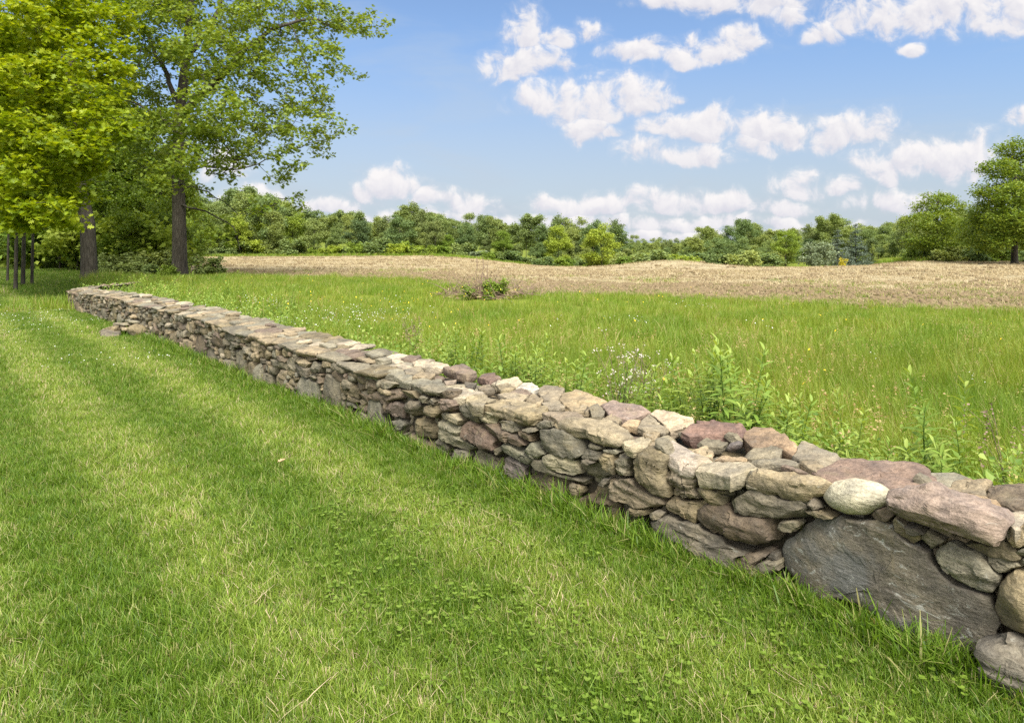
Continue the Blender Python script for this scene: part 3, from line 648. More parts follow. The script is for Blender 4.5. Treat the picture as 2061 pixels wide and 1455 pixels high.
(5,'F','b',[(800,870),(850,800),(930,810),(1040,880),(1150,970),(1150,1090),(1030,1080),(900,1000),(820,950)],dict(c=(.17,.125,.10),n=48,prot=.02)),
(5,'F','g',[(545,900),(560,820),(640,750),(740,790),(810,850),(790,950),(850,1000),(970,1080),(870,1130),(750,1060),(640,980),(580,960)],dict(c=(.225,.21,.155),n=52)),
(5,'F','o',[(270,840),(310,770),(450,770),(540,790),(550,870),(570,960),(490,1000),(360,950)],dict(rnd=.3,n=48)),
(5,'F','p',[(610,730),(660,690),(740,720),(820,790),(790,840),(700,790)],dict(c=(.30,.265,.19))),
(5,'F','o',[(430,720),(450,640),(540,630),(610,690),(570,770),(490,785)],dict(rnd=.3)),
(5,'F','d',[(230,660),(290,580),(400,600),(430,660),(410,750),(310,750),(240,710)],dict(c=(.155,.135,.105),rnd=.3)),
(5,'F','r',[(570,610),(620,560),(740,590),(770,640),(730,710),(660,670)],{}),
(5,'F','r',[(-60,610),(20,610),(240,620),(235,700),(230,795),(80,740),(-20,720)],dict(c=(.14,.112,.095))),
(5,'F','r',[(-90,500),(0,480),(150,470),(200,500),(230,570),(100,600),(-60,585)],dict(c=(.21,.165,.125))),
(5,'C','l',[(320,390),(370,360),(640,365),(680,420),(540,440),(400,420)],dict(th=.08)),
(5,'C','l',[(-20,300),(130,260),(240,255),(300,320),(350,330),(340,400),(250,380),(150,320)],dict(th=.09)),
(5,'F','o',[(190,490),(230,480),(340,490),(400,560),(300,575),(230,540)],{}),
(5,'F','g',[(340,450),(420,440),(540,480),(620,490),(600,550),(460,535),(360,490)],{}),
(5,'F','g',[(400,570),(430,530),(490,560),(470,620)],{}),
(5,'F','d',[(490,590),(530,560),(575,590),(560,640),(500,630)],{}),
(5,'F','b',[(615,520),(650,480),(720,490),(720,570),(640,560)],{}),
(5,'F','g',[(540,1000),(600,965),(690,1060),(670,1120),(600,1090)],{}),
(5,'F','l',[(690,1110),(740,1070),(860,1110),(880,1160),(800,1170)],{}),
(5,'F','g',[(840,1250),(1000,1080),(1080,1130),(1190,1230),(1150,1320),(950,1310)],dict(c=(.235,.21,.15))),
(5,'F','b',[(215,1020),(290,910),(500,1010),(600,1080),(620,1150),(400,1090),(230,1070)],{}),
(5,'F','l',[(100,800),(190,780),(270,840),(250,890),(130,890)],{}),
(5,'F','g',[(90,960),(130,890),(260,900),(210,960),(190,1010)],{}),
(5,'F','g',[(-40,830),(100,850),(90,960),(-40,970)],{}),
(5,'F','v',[(1230,1180),(1300,1160),(1480,1240),(1450,1360),(1400,1410),(1250,1290)],dict(c=(.17,.145,.135))),
(5,'F','g',[(1140,1100),(1190,1050),(1230,1090),(1180,1140)],{}),
(5,'F','b',[(1190,1260),(1250,1300),(1390,1430),(1300,1430)],{}),
(5,'F','g',[(1200,800),(1300,790),(1400,880),(1390,920),(1240,870)],{}),
(5,'C','r',[(660,240),(840,200),(920,230),(1000,290),(900,330),(780,290)],dict(th=.09)),
(5,'C','r',[(1000,330),(1080,290),(1170,295),(1250,350),(1130,380)],dict(th=.08,c=(.185,.13,.11))),
(5,'C','p',[(370,230),(560,185),(740,210),(640,245),(450,240)],dict(th=.08)),
(5,'C','p',[(360,190),(450,145),(570,155),(500,185),(370,215)],dict(th=.08,c=(.40,.345,.27),dz=.01)),
(5,'C','r',[(240,150),(350,110),(430,130),(360,180)],dict(th=.08)),
(5,'C','t',[(350,340),(420,285),(560,285),(580,320),(530,355)],dict(th=.06)),
(5,'C','g',[(270,270),(400,235),(460,260),(380,310),(290,310)],dict(th=.06,c=(.27,.235,.18))),
(5,'C','g',[(680,430),(880,410),(890,440),(730,470)],dict(th=.05,c=(.28,.25,.185))),
(5,'C','g',[(670,380),(800,360),(780,410),(690,420)],dict(th=.05,c=(.27,.22,.175))),
(5,'C','d',[(880,390),(1000,400),(960,450),(890,440)],dict(th=.05)),
(5,'C','b',[(1010,440),(1130,415),(1180,460),(1060,475)],dict(th=.06,c=(.23,.195,.145))),
]
def px_on_plane(x, y, w):                      # ray through a photo pixel, met with the vertical plane at distance w behind the wall face
    a = (x - CX) / FPX; b = -(y - HY) / FPX
    # (a*Y - WO0)*WN0 + (Y - WO1)*WN1 = w
    Y = (w + WO @ WN) / (a * WN[0] + WN[1])
    X = a * Y; return wlong(X, Y), EYE + b * Y, X, Y
def px_on_top(x, y, dz):
    w = 0.2
    for _ in range(40):
        s, z, X, Y = px_on_plane(x, y, w)
        tgt = zfront(s) + TOPSLOPE * np.clip(w, -.05, 1.0) + dz
        # move w so that the ray height equals the target
        dzdw = (px_on_plane(x, y, w + .01)[1] - z) / .01
        w = np.clip(w - (z - tgt) / (dzdw - TOPSLOPE) * 0.7, -0.12, 1.1)
    return s, w
def stone_obj_verts(kind, poly, rk, wc=0.0, zc=0.0, depth=0.2):
    """local rock to wall coordinates"""
    c, v, f = rk
    if kind in ('F', 'U'):
        s = -(c[0] + v[:, 0]); z = c[1] + v[:, 1]; w = wc + depth / 2 - v[:, 2]
    else:
        s = -(c[0] + v[:, 0]); w = c[1] + v[:, 1]; z = zc - depth / 2 + v[:, 2]
    return s, w, z, f
def straight_xyz(s, w, z):
    X = WO[0] + s * WU[0] + w * WN[0]; Y = WO[1] + s * WU[1] + w * WN[1]
    return np.stack([X, Y, z], -1)

wall = empty('dry_stone_wall', (float(WO[0]), float(WO[1]), 0))
tag(wall, 'long low dry stone wall of grey, tan and purple stones between lawn and meadow', 'wall')
def mk_stone_mesh(name, acc):
    me = acc.mesh(name, M['stone'], True)
    try: me.set_sharp_from_angle(angle=R(32))
    except Exception: pass
    return me
def local(v): return v - np.array([WO[0], WO[1], 0])
traced = []
for k, (tl, kind, ck, poly, op) in enumerate(ST):
    x0, y0, sc = TILES[tl]; rg = np.random.RandomState(100 + k)
    pxs = [(x0 + a / sc, y0 + b / sc) for a, b in poly]
    area = 0.5 * abs(sum(p[0] * q[1] - q[0] * p[1] for p, q in zip(pxs, pxs[1:] + pxs[:1])))
    col = np.array(op.get('c', STONE_COL[ck])) * rg.uniform(0.92, 1.08)
    n = int(op.get('n', 44) * 1.3); rough = op.get('rough', 1.0); fac = op.get('facets', rg.randint(3, 7)); rnd = op.get('rnd', 0)
    if kind in ('F', 'U'):
        w0 = op.get('w', 0.0) - op.get('prot', rg.uniform(-0.022, 0.026))
        pl = [px_on_plane(x, y, w0 if kind == 'U' else -op.get('prot', 0) * .6)[:2] for x, y in pxs]
        pl = np.array([(-s, z) for s, z in pl])
        cen = pl.mean(0); pl = cen + (pl - cen) * 0.99
        if kind == 'F':
            low = pl[:, 1] < 0.05; pl[low, 1] = np.minimum(pl[low, 1] - 0.05, -0.03)
            pl[:, 1] = np.maximum(pl[:, 1], -0.12)
        ext = pl.max(0) - pl.min(0)
        depth = op.get('depth', min(0.26, max(0.06, 0.75 * min(ext))) if kind == 'U' else min(0.26, max(0.10, 0.9 * ext.max())))
        rk = rock(pl, depth, 'fine', 300 + k, n, op.get('dome', 0.07), rough, fac, rnd)
        s, w, z, f = stone_obj_verts('F', pl, rk, w0, 0, depth)
    else:
        sw = np.array([px_on_top(x, y, op.get('dz', 0)) for x, y in pxs]); th = op.get('th', .06)
        pl = np.c_[-sw[:, 0], sw[:, 1]]
        cen = pl.mean(0); pl = cen + (pl - cen) * 1.015
        rk = rock(pl, th, 'fine', 300 + k, n, 0.05, rough, max(2, fac - 5), rnd, op.get('taper', 0.08), 2)
        s, w, z, f = stone_obj_verts('C', pl, rk, 0, 0, th)
        z = z + np.interp(s, ZT[:, 0], ZT[:, 1]) + TOPSLOPE * np.clip(w, -.05, 1) + op.get('dz', 0)
    f = [x[:, ::-1] for x in f] if kind in ('F', 'U') else f
    traced.append((area, straight_xyz(s, w, z), f, col, op.get('vein', 0.12), rg.uniform(0, 40), op.get('lab')))
traced.sort(key=lambda t: -t[0])
rest = Acc()
for i, (ar, v, f, col, vein, sd, lab) in enumerate(traced):
    if i < 96:
        a = Acc(); a.add(local(v), f, col=np.tile(col, (len(v), 1)), vein=np.full(len(v), vein), seed=np.full(len(v), sd))
        o = link('stone', mk_stone_mesh('stone', a), wall)
        if lab: o['label'] = lab
    else:
        rest.add(local(v), f, col=np.tile(col, (len(v), 1)), vein=np.full(len(v), vein), seed=np.full(len(v), sd))
o = link('small_stones', mk_stone_mesh('small_stones', rest), wall); tag(o, kind='stuff')

# fill: procedurally packed courses along the whole wall, set back behind the traced stones
def rnd_poly(x0, x1, y0, y1, rg, tri=False):
    cx, cy, hx, hy = (x0 + x1) / 2, (y0 + y1) / 2, (x1 - x0) / 2, (y1 - y0) / 2
    n = rg.randint(5, 9); an = np.sort((np.arange(n) + rg.uniform(-.35, .35, n)) / n * 2 * pi + rg.uniform(0, 6))
    e = 0.34; c, s_ = np.cos(an), np.sin(an)
    return np.c_[cx + hx * np.sign(c) * abs(c) ** e * rg.uniform(.86, 1.06, n), cy + hy * np.sign(s_) * abs(s_) ** e * rg.uniform(.84, 1.06, n)]
PAL = ['g'] * 8 + ['l'] * 4 + ['t'] * 5 + ['o'] * 5 + ['b'] * 4 + ['d'] * 2 + ['r'] + ['p']
def pack(s0, s1):
    rg = np.random.RandomState(77); fill = Acc(); res = 0.02
    ns = int((s1 - s0) / res); h = np.full(ns, -0.06); sx = s0 + (np.arange(ns) + .5) * res
    tgt = zfront(sx) - 0.055
    for it in range(9000):
        gap = np.where(h < tgt - 0.012, h, 9)
        i = int(np.argmin(gap))
        if gap[i] > 8: break
        a = i
        while a > 0 and h[a - 1] < h[i] + 0.03: a -= 1
        b = i
        while b < ns - 1 and h[b + 1] < h[i] + 0.03: b += 1
        run = (b - a + 1) * res; base = h[a:b + 1].max() if run < 0.1 else np.percentile(h[a:b + 1], 70)
        room = tgt[i] - h[i]
        if h[i] < 0 and rg.rand() < 0.42: ww = rg.uniform(.28, .6); hh = rg.uniform(.2, .42)
        else: ww = float(np.clip(rg.lognormal(-1.5, .42), .10, .55)); hh = ww * rg.uniform(.15, .38)
        hh = float(np.clip(hh, .035, .42)); ww = min(ww, run + 0.015); hh = min(hh, max(.035, ww * (1.0 if ww > .24 else .62)))
        if run - ww < 0.06: ww = run
        ww = max(ww, .04); hh = min(hh, max(room + .02, .03)); 
        off = 0 if rg.rand() < .5 else (run - ww)
        a0 = a + int(off / res); b0 = min(ns - 1, a0 + max(1, int(ww / res)) - 1)
        lo, hi = sx[a0] - res / 2 - .008, sx[b0] + res / 2 + .008
        bs = h[a0:b0 + 1].min() - .008
        top = h[a0:b0 + 1].mean() + hh
        poly = rnd_poly(lo, hi, bs, top + .006, rg)
        h[a0:b0 + 1] = top
        m = (lo + hi) / 2; inz = -0.42 < m < 4.25
        q, n = ('low', 14) if (m > 11 or inz) else ('mid', 22)
        dep = float(np.clip(.8 * (hi - lo), .10, .22)); big = hh > .2
        poly[:, 0] *= -1
        rk = rock(poly, dep, q, 5000 + it, n, .04 if big else .08, .6 if big else 1, rg.randint(4, 9), 0 if rg.rand() < .8 else .35)
        back = 0.085 if inz else rg.uniform(-.025, .02)
        s, w, z, f = stone_obj_verts('F', poly, rk, back, 0, dep)
        ck = PAL[rg.randint(len(PAL))]
        col = np.array(STONE_COL[ck]) * rg.uniform(.82, 1.15)
        v = wall_xyz(s, w, z); fill.add(local(v), [x[:, ::-1] for x in f], col=np.tile(col, (len(v), 1)), vein=np.full(len(v), .12), seed=np.full(len(v), rg.uniform(0, 40)))
    # capping stones, three rows across the top
    for row, (w0, w1) in enumerate(((-.03, .26), (.18, .44), (.36, .66), (.1, .5))):
        s = s0
        while s < s1:
            ln = rg.uniform(.22, .52) * (0.8 if row == 1 else 1.0); wd = (w1 - w0) * rg.uniform(.8, 1.15); inz = -0.42 < s + ln / 2 < 4.25
            if row == 3:
                ln = rg.uniform(.12, .25); wd = rg.uniform(.1, .2)
            m = s + ln / 2; wc = (w0 + w1) / 2 + rg.uniform(-.03, .03) * (4 if row == 3 else 1)
            poly = rnd_poly(-s - ln, -s, wc - wd / 2, wc + wd / 2, rg); th = rg.uniform(.035, .07)
            if inz and wc < .24:
                s += ln; continue
            q, n = ('low', 14) if (m > 11 or inz) else ('mid', 24)
            rk = rock(poly, th, q, 9000 + int(rg.randint(9999)), n, .05, 1.0, rg.randint(1, 4), 0, .1, 2)
            ss_, w, z, f = stone_obj_verts('C', poly, rk, 0, 0, th)
            z = z + zfront(ss_) + .08 * np.clip(w, 0, .7) + rg.uniform(-.012, .014) + (.035 if row == 3 else 0) - (0.085 if inz else 0) + (ss_ - m) * rg.uniform(-.05, .05)
            ck = rg.choice(['t', 'p', 'g', 'l', 'r', 't', 'o', 't', 'l', 'g', 'l'])
            col = np.array(STONE_COL[ck]) * rg.uniform(.85, 1.12)
            v = wall_xyz(ss_, w, z); fill.add(local(v), f, col=np.tile(col, (len(v), 1)), vein=np.full(len(v), .12), seed=np.full(len(v), rg.uniform(0, 40)))
            s += ln * rg.uniform(.9, 1.02) if row < 3 else rg.uniform(.25, .9)
    return fill
o = link('stone_fill', mk_stone_mesh('stone_fill', pack(-3.5, 24.8)), wall); tag(o, kind='stuff')
def wall_core():
    a = Acc(); ss_ = np.linspace(-3.55, 24.8, 156); t = zfront(ss_) - .05
    rows = [wall_xyz(ss_, np.full_like(ss_, w), np.where(up, t, -.15)) for w, up in ((.10, 0), (.10, 1), (.57, 1), (.60, 0))]
    n = len(ss_); v = np.concatenate(rows); i = np.arange(n - 1); fs = []
    for r0 in range(3): fs.append(np.stack([r0 * n + i, r0 * n + i + 1, (r0 + 1) * n + i + 1, (r0 + 1) * n + i], -1))
    fs.append(np.array([[0, n, 2 * n, 3 * n], [n - 1, 4 * n - 1, 3 * n - 1, 2 * n - 1]]))
    a.add(local(v), fs, col=np.tile(np.array([.06, .05, .035]), (len(v), 1)), vein=np.zeros(len(v)), seed=np.zeros(len(v)))  # filler box, coloured dark to put shade into the gaps between stones
    link('dark_core', a.mesh('dark_core', M['stone']), wall)
wall_core()

def loose_stone(label, poly, depth, loc, rz, tilt, col, seed, group=None, n=36, rnd=0, name='fallen_stone'):
    c, v, f = rock(poly, depth, 'fine', seed, n, .15, 1.0, 6, rnd, .05)
    a = Acc(); a.add(v, f, col=np.tile(np.array(col), (len(v), 1)), vein=np.full(len(v), .12), seed=np.full(len(v), float(seed % 40)))
    o = link(name, mk_stone_mesh(name, a)); o.location = loc; o.rotation_euler = (tilt[0], tilt[1], rz)
    return tag(o, label, 'stone', group)
# block lying on the lawn at the lower right
def ground_block():
    pts = [(1660,860),(1690,825),(1900,800),(1960,850),(2061,990),(2300,1150),(2300,1330),(2061,1350),(1920,1280),(1750,1120),(1660,1060),(1700,960)]
    pl = [px_on_plane(1560 + a / 4.122, 1105 + b / 4.122, -.13)[:2] for a, b in pts]; pl = np.array([(-s, z) for s, z in pl])
    pl[:, 1] = np.maximum(pl[:, 1], -.05)
    c, v, f = rock(pl, .20, 'fine', 4242, 60, .12, .7, 5)
    s, w, z, f = stone_obj_verts('F', pl, (c, v, f), -.15, 0, .20); v = straight_xyz(s, w, z)
    base = v.mean(0); base[2] = 0
    a = Acc(); a.add(v - base, [x[:, ::-1] for x in f], col=np.tile(np.array([.17, .155, .13]), (len(v), 1)), vein=np.full(len(v), .1), seed=np.full(len(v), 3.))
    o = link('fallen_stone', mk_stone_mesh('fallen_stone', a)); o.location = base
    tag(o, 'grey angular stone block lying on the lawn against the right end of the wall', 'stone')
ground_block()
PILE = [((-7.30, 12.42), .78, .34, .07, 0.0, 'd', 'broad dark flat stone at the bottom of the spilled pile beside the wall'),
        ((-7.45, 12.72), .42, .30, .10, .04, 'o', 'tan stone at the left of the spilled pile beside the wall'),
        ((-7.12, 12.66), .45, .26, .07, .08, 't', 'tan flat stone leaning in the middle of the spilled pile'),
        ((-7.22, 12.74), .5, .28, .06, .15, 'g', 'grey flat stone lying on the spilled pile beside the wall'),
        ((-7.02, 12.70), .42, .26, .06, .21, 'l', 'pale flat stone near the top of the spilled pile'),
        ((-7.02, 12.80), .4, .28, .06, .29, 't', 'topmost flat tan stone of the spilled pile, touching the wall'),
        ((-6.72, 12.22), .30, .28, .24, .0, 'o', 'rounded tan stone at the right foot of the spilled pile')]
for k, ((x, y), a_, b_, th, z0, ck, lb) in enumerate(PILE):
    rg = np.random.RandomState(900 + k); an = rg.uniform(0, pi)
    poly = rnd_poly(-a_ / 2, a_ / 2, -b_ / 2, b_ / 2, rg)
    loose_stone(lb, poly, th, (x, y, float(height(np.array([x]), np.array([y]))[0]) + z0 + th / 2), math.atan2(WU[1], WU[0]) + rg.uniform(-.4, .4), (rg.uniform(-.15, .15), rg.uniform(-.15, .15)), np.array(STONE_COL[ck]) * 1.1, 600 + k, 'stones spilled from the wall', rnd=.5 if k == 6 else 0)

# ------------------------------------------------------------------ trees
def grow(att, trunk, D, di, dk, iters, seed=0, trop=(0, 0, 0.0)):
    """space colonisation. att (n,3); trunk: list of starting nodes (chain or [(p,parent)]). returns nodes, parents"""
    rg = np.random.RandomState(seed)
    nodes = [np.array(p, float) for p, _ in trunk]; par = [q for _, q in trunk]
    alive = np.ones(len(att), bool); best = np.full(len(att), 1e9); bi = np.zeros(len(att), int)
    new = list(range(len(nodes)))
    for it in range(iters):
        if new:
            npos = np.array([nodes[i] for i in new]); ni = np.array(new)
            d = np.linalg.norm(att[:, None] - npos[None], axis=2) if len(att) * len(npos) < 4e6 else np.stack([np.linalg.norm(att - q, axis=1) for q in npos], 1)
            j = d.argmin(1); m = d[np.arange(len(att)), j]; up = m < best
            best[up] = m[up]; bi[up] = ni[j[up]]
            alive &= best > dk
        act = alive & (best < di)
        if not act.any(): break
        dirs = {}
        idx = np.nonzero(act)[0]
        P_ = np.array(nodes)
        dv = att[idx] - P_[bi[idx]]; dv /= np.linalg.norm(dv, axis=1)[:, None] + 1e-9
        order = np.argsort(bi[idx], kind='stable'); bs = bi[idx][order]; dv = dv[order]
        u, st = np.unique(bs, return_index=True)
        sums = np.add.reduceat(dv, st, axis=0)
        new = []
        for n_, d_ in zip(u, sums):
            d_ = d_ / (np.linalg.norm(d_) + 1e-9) + rg.normal(0, .22, 3) + np.array(trop)
            d_ /= np.linalg.norm(d_) + 1e-9
            nodes.append(nodes[n_] + d_ * D); par.append(int(n_)); new.append(len(nodes) - 1)
        if len(nodes) > 9000: break
    return np.array(nodes), np.array(par)
def radii(par, tip=.008, ex=2.4):
    n = len(par); acc = np.zeros(n); 
    for i in range(n - 1, -1, -1):
        if acc[i] == 0: acc[i] = tip ** ex
        if par[i] >= 0: acc[par[i]] += acc[i]
    return acc ** (1 / ex)
def tubes(nodes, par, rad, rmin=0.0, sides=6):
    a = Acc(); n = len(nodes)
    dirv = np.zeros((n, 3)); has = par >= 0
    dirv[has] = nodes[has] - nodes[par[has]]
    kids = np.zeros((n, 3)); np.add.at(kids, par[has], dirv[has])
    big = np.zeros(n, int) - 1
    for i_ in range(n):
        if par[i_] >= 0 and (big[par[i_]] < 0 or rad[i_] > rad[big[par[i_]]]): big[par[i_]] = i_
    kids = np.where((big >= 0)[:, None], dirv[np.maximum(big, 0)], 0)
    dirv = dirv + kids * .6; dirv /= np.linalg.norm(dirv, axis=1)[:, None] + 1e-9
    ref = np.where(abs(dirv[:, 2:3]) > .85, np.array([[1., 0, 0]]), np.array([[0, 0, 1.]]))
    e1 = np.cross(dirv, ref); e1 /= np.linalg.norm(e1, axis=1)[:, None] + 1e-9; e2 = np.cross(dirv, e1)
    sel = np.nonzero(has & (rad >= rmin))[0]
    an = np.arange(sides) / sides * 2 * pi; c, s_ = np.cos(an), np.sin(an)
    def ring(i, r): return nodes[i][:, None] + r[:, None, None] * (c[None, :, None] * e1[i][:, None] + s_[None, :, None] * e2[i][:, None])
    pr = par[sel]; r0 = np.minimum(rad[pr], rad[sel] * 1.35 + .002); 
    trunkish = rad[sel] > .6 * rad[pr]; r0 = np.where(trunkish, rad[pr], r0)
    # parent ring uses the child's frame so that the tube does not twist
    A = nodes[pr][:, None] + r0[:, None, None] * (c[None, :, None] * e1[sel][:, None] + s_[None, :, None] * e2[sel][:, None])
    B = ring(sel, rad[sel]); A = np.where((trunkish & (par[pr] >= 0))[:, None, None], ring(pr, rad[pr]), A)
    m = len(sel); V = np.concatenate([A, B], 1).reshape(-1, 3)
    k = np.arange(sides); kn = (k + 1) % sides
    q = np.stack([k, kn, sides + kn, sides + k], -1)[None] + (np.arange(m) * 2 * sides)[:, None, None]
    a.add(V, q.reshape(-1, 4)); return a
LEAF = {'kite': np.array([(0, 0), (.32, .42), (0, 1), (-.32, .42)]),
        'oak': np.array([(0, 0), (.10, .18), (.42, .22), (.16, .40), (.50, .60), (.17, .66), (.22, .86), (0, 1.0), (-.22, .86), (-.17, .66), (-.50, .60), (-.16, .40), (-.42, .22), (-.10, .18)]),
        'lance': np.array([(0, 0), (.10, .3), (.07, .65), (0, 1), (-.07, .65), (-.10, .3)])}
def leaves(cen, L, rg, shape='kite', up=.8, width=1.0, droop=0.1, spread=None):
    n = len(cen); tpl = LEAF[shape]; k = len(tpl)
    az = rg.uniform(0, 2 * pi, n); el = rg.normal(-droop, .45, n)
    d = np.stack([np.cos(az) * np.cos(el), np.sin(az) * np.cos(el), np.sin(el)], -1)
    nn = rg.normal(0, 1, (n, 3)); nn[:, 2] = abs(nn[:, 2]) + up
    nn -= (nn * d).sum(1)[:, None] * d; nn /= np.linalg.norm(nn, axis=1)[:, None] + 1e-9
    b = np.cross(nn, d); LL = L * rg.uniform(.7, 1.25, n)
    fold = -abs(tpl[:, 0]) * .35
    v = cen[:, None] + LL[:, None, None] * (tpl[None, :, 1:2] * d[:, None] + tpl[None, :, 0:1] * width * b[:, None] + (-fold)[None, :, None] * nn[:, None] * .6)
    f = (np.arange(n) * k)[:, None] + np.arange(k)[None]
    return v.reshape(-1, 3), f, np.repeat(rg.uniform(0, 1, n), k)
def ell_points(clusters, n_per, rg, shell=.35):
    """attractors in flattened ellipsoids (cx,cy,cz,rx,ry,rz)"""
    out_ = []
    for c in clusters:
        n = max(3, int(n_per * c[6] if len(c) > 6 else n_per))
        d = rg.normal(size=(n, 3)); d /= np.linalg.norm(d, axis=1)[:, None]
        r = rg.uniform(shell, 1, n) ** .5
        out_.append(np.array(c[:3]) + d * r[:, None] * np.array(c[3:6]))
    return np.concatenate(out_)
def leaf_tufts(pts, per, spread, rg, flat=.45):
    off = rg.normal(0, 1, (len(pts) * per, 3)) * np.array([spread, spread, spread * flat])
    return np.repeat(pts, per, 0) + off
def make_tree(name, base, trunk, clusters, n_per, D, leafmat_, L, per, spread, tip=.009, trunk_r=None, seed=1, shape='kite', rmin=.004, di=9.0, dk=None, flat=.4, sides=7, droop=.1, ex=2.4, twig_leaf=True, up=.8, limbs=(), keep=1.0):
    """trunk: list of points from the base up (relative to base). clusters relative to base"""
    rg = np.random.RandomState(seed)
    att = ell_points(clusters, n_per, rg)
    tr = []; 
    for k in range(len(trunk) - 1):
        p0, p1 = np.array(trunk[k], float), np.array(trunk[k + 1], float); m = max(1, int(np.linalg.norm(p1 - p0) / D))
        for j in range(m): tr.append(p0 + (p1 - p0) * j / m)
    tr.append(np.array(trunk[-1], float))
    chain = [(p, i - 1) for i, p in enumerate(tr)]
    lrad = {}
    for pts, ra, rb in limbs:                              # main limbs traced by hand
        pts = [np.array(q, float) for q in pts]; j0 = int(np.argmin([np.linalg.norm(c_[0] - pts[0]) for c_ in chain])); prev = j0
        seg = []
        for q0, q1 in zip([chain[j0][0]] + pts[1:-1], pts[1:]):
            m = max(1, int(np.linalg.norm(q1 - q0) / D)); seg += [q0 + (q1 - q0) * (j + 1) / m + rg.normal(0, .05, 3) for j in range(m)]
        for j, q in enumerate(seg): chain.append((q, prev)); prev = len(chain) - 1; lrad[prev] = ra + (rb - ra) * j / len(seg)
    nodes, par = grow(att, chain, D, di, dk or D * 1.3, 160, seed)
    rad = radii(par, tip, ex)
    raw = rad.copy()
    if trunk_r: 
        f = trunk_r / rad[0]; nt = len(tr)
        rad[:nt] = np.maximum(np.interp(np.arange(nt) / nt, [0, .04, .12, 1], [1.35, 1.08, 1.0, .28]) * trunk_r, rad[:nt] * min(f, 1))
        lim = np.maximum(rad, 0)
        rad[nt:] = np.minimum(rad[nt:] * min(max(f, .5), 1.3), trunk_r * .4)
        for j, q in lrad.items(): rad[j] = max(rad[j], q)
    root = empty(name, base)
    tb = tubes(nodes, par, rad, rmin, sides)
    link('trunk', tb.mesh('trunk', M['bark']), root)
    tipmask = np.ones(len(nodes), bool); tipmask[par[par >= 0]] = False
    thin = (raw < tip * 2.3)
    src = np.concatenate([nodes[thin & (np.arange(len(nodes)) >= len(chain))], att[rg.rand(len(att)) < .55]])
    src = src[rg.rand(len(src)) < keep]
    cen = leaf_tufts(src, per, spread, rg, flat)
    v, f, rn = leaves(cen, L, rg, shape, up, 1.0, droop)
    a = Acc(); a.add(v, f, rnd=rn)
    link('crown', a.mesh('crown', leafmat_, False), root)
    return root
def pxc(x, y, r, Y, base, dy=0.0, flat=.75, wgt=1.0, ry=None):
    Yc = Y + dy; rr = r / FPX * Yc
    return ((x - CX) / FPX * Yc - base[0], Yc - base[1], EYE + (HY - y) / FPX * Yc - base[2], rr, (ry or rr), rr * flat, wgt)

# --- the big oak beside the meadow
Yk = 38.0; b0 = P(362, Yk)
def rel(x, y, Y, b): return ((x - CX) / FPX * Y - b[0], Y - b[1], EYE + (HY - y) / FPX * Y - b[2])
CL = [(745,48,40,-1),(700,40,50,1),(640,40,60,0),(585,70,62,2),(640,120,55,-2),(705,150,34,0),(565,150,64,-1),(630,200,52,1),(680,255,34,-1),(600,245,58,-2),(655,300,24,0),(540,240,60,2),
      (580,315,40,-2),(500,300,55,0),(560,360,34,-1),(605,385,24,-1),(600,425,20,-1),(440,290,66,-3),(420,220,78,-4),(470,150,80,3),(420,110,84,-3),(500,60,86,-1),(330,150,84,3),(300,260,66,-2),
      (370,320,46,-5),(455,345,30,-3),(340,60,90,-1),(430,0,100,2),(560,-10,80,0),(300,-20,100,0),(420,-110,110,-2),(540,-120,90,1),(330,-130,100,2),(430,-220,100,0),(280,200,56,2),(390,270,56,4),
      (340,360,40,-3),(470,230,60,-5),(300,330,50,3),(520,410,26,-4),(450,470,24,-3)]
rg0 = np.random.RandomState(11)
cl = []
for (x, y, r, dy) in CL:
    if y > -60: cl.append(pxc(x, y, r, Yk, b0, dy * 1.3, .72, (r / 45.) ** 2 * (1.35 if x < 470 else 1.0)))
tree_oak = make_tree('oak_tree', b0, [(0, 0, -.2), rel(361, 470, Yk, b0), rel(358, 330, Yk, b0), rel(360, 240, Yk, b0), rel(374, 120, Yk, b0), rel(384, 0, Yk, b0), rel(395, -130, Yk, b0)],
                     cl, 62, .5, M['oakleaf'], .21, 20, .20, .009, .39, 3, 'oak', .004, 14, .75, .6, 8, .25, keep=.42,
    limbs=[([rel(364, 235, Yk, b0), rel(405, 190, Yk - 1, b0), rel(440, 165, Yk - 1.5, b0), rel(500, 95, Yk - 2, b0), rel(560, 52, Yk - 2, b0), rel(640, 38, Yk - 1, b0)], .24, .04),
           ([rel(372, 110, Yk, b0), rel(430, 50, Yk + 1, b0), rel(450, -20, Yk + 2, b0), rel(520, -90, Yk + 2, b0)], .17, .04),
           ([rel(360, 215, Yk, b0), rel(330, 140, Yk + 1, b0), rel(290, 60, Yk + 2, b0), rel(270, -40, Yk + 2, b0)], .15, .04),
           ([rel(362, 345, Yk, b0), rel(410, 335, Yk - 1.5, b0), rel(470, 342, Yk - 3, b0)], .06, .015), ([rel(364, 372, Yk, b0), rel(420, 385, Yk - 2, b0), rel(478, 430, Yk - 3, b0)], .05, .012),
           ([rel(366, 415, Yk, b0), rel(410, 425, Yk - 2, b0), rel(470, 458, Yk - 3, b0), rel(482, 500, Yk - 3, b0)], .07, .015), ([rel(362, 265, Yk, b0), rel(300, 225, Yk - 2, b0), rel(250, 200, Yk - 2, b0)], .09, .03)])
tag(tree_oak, 'tall oak with thick bare lower trunk at the meadow edge, branches reaching far right', 'tree')

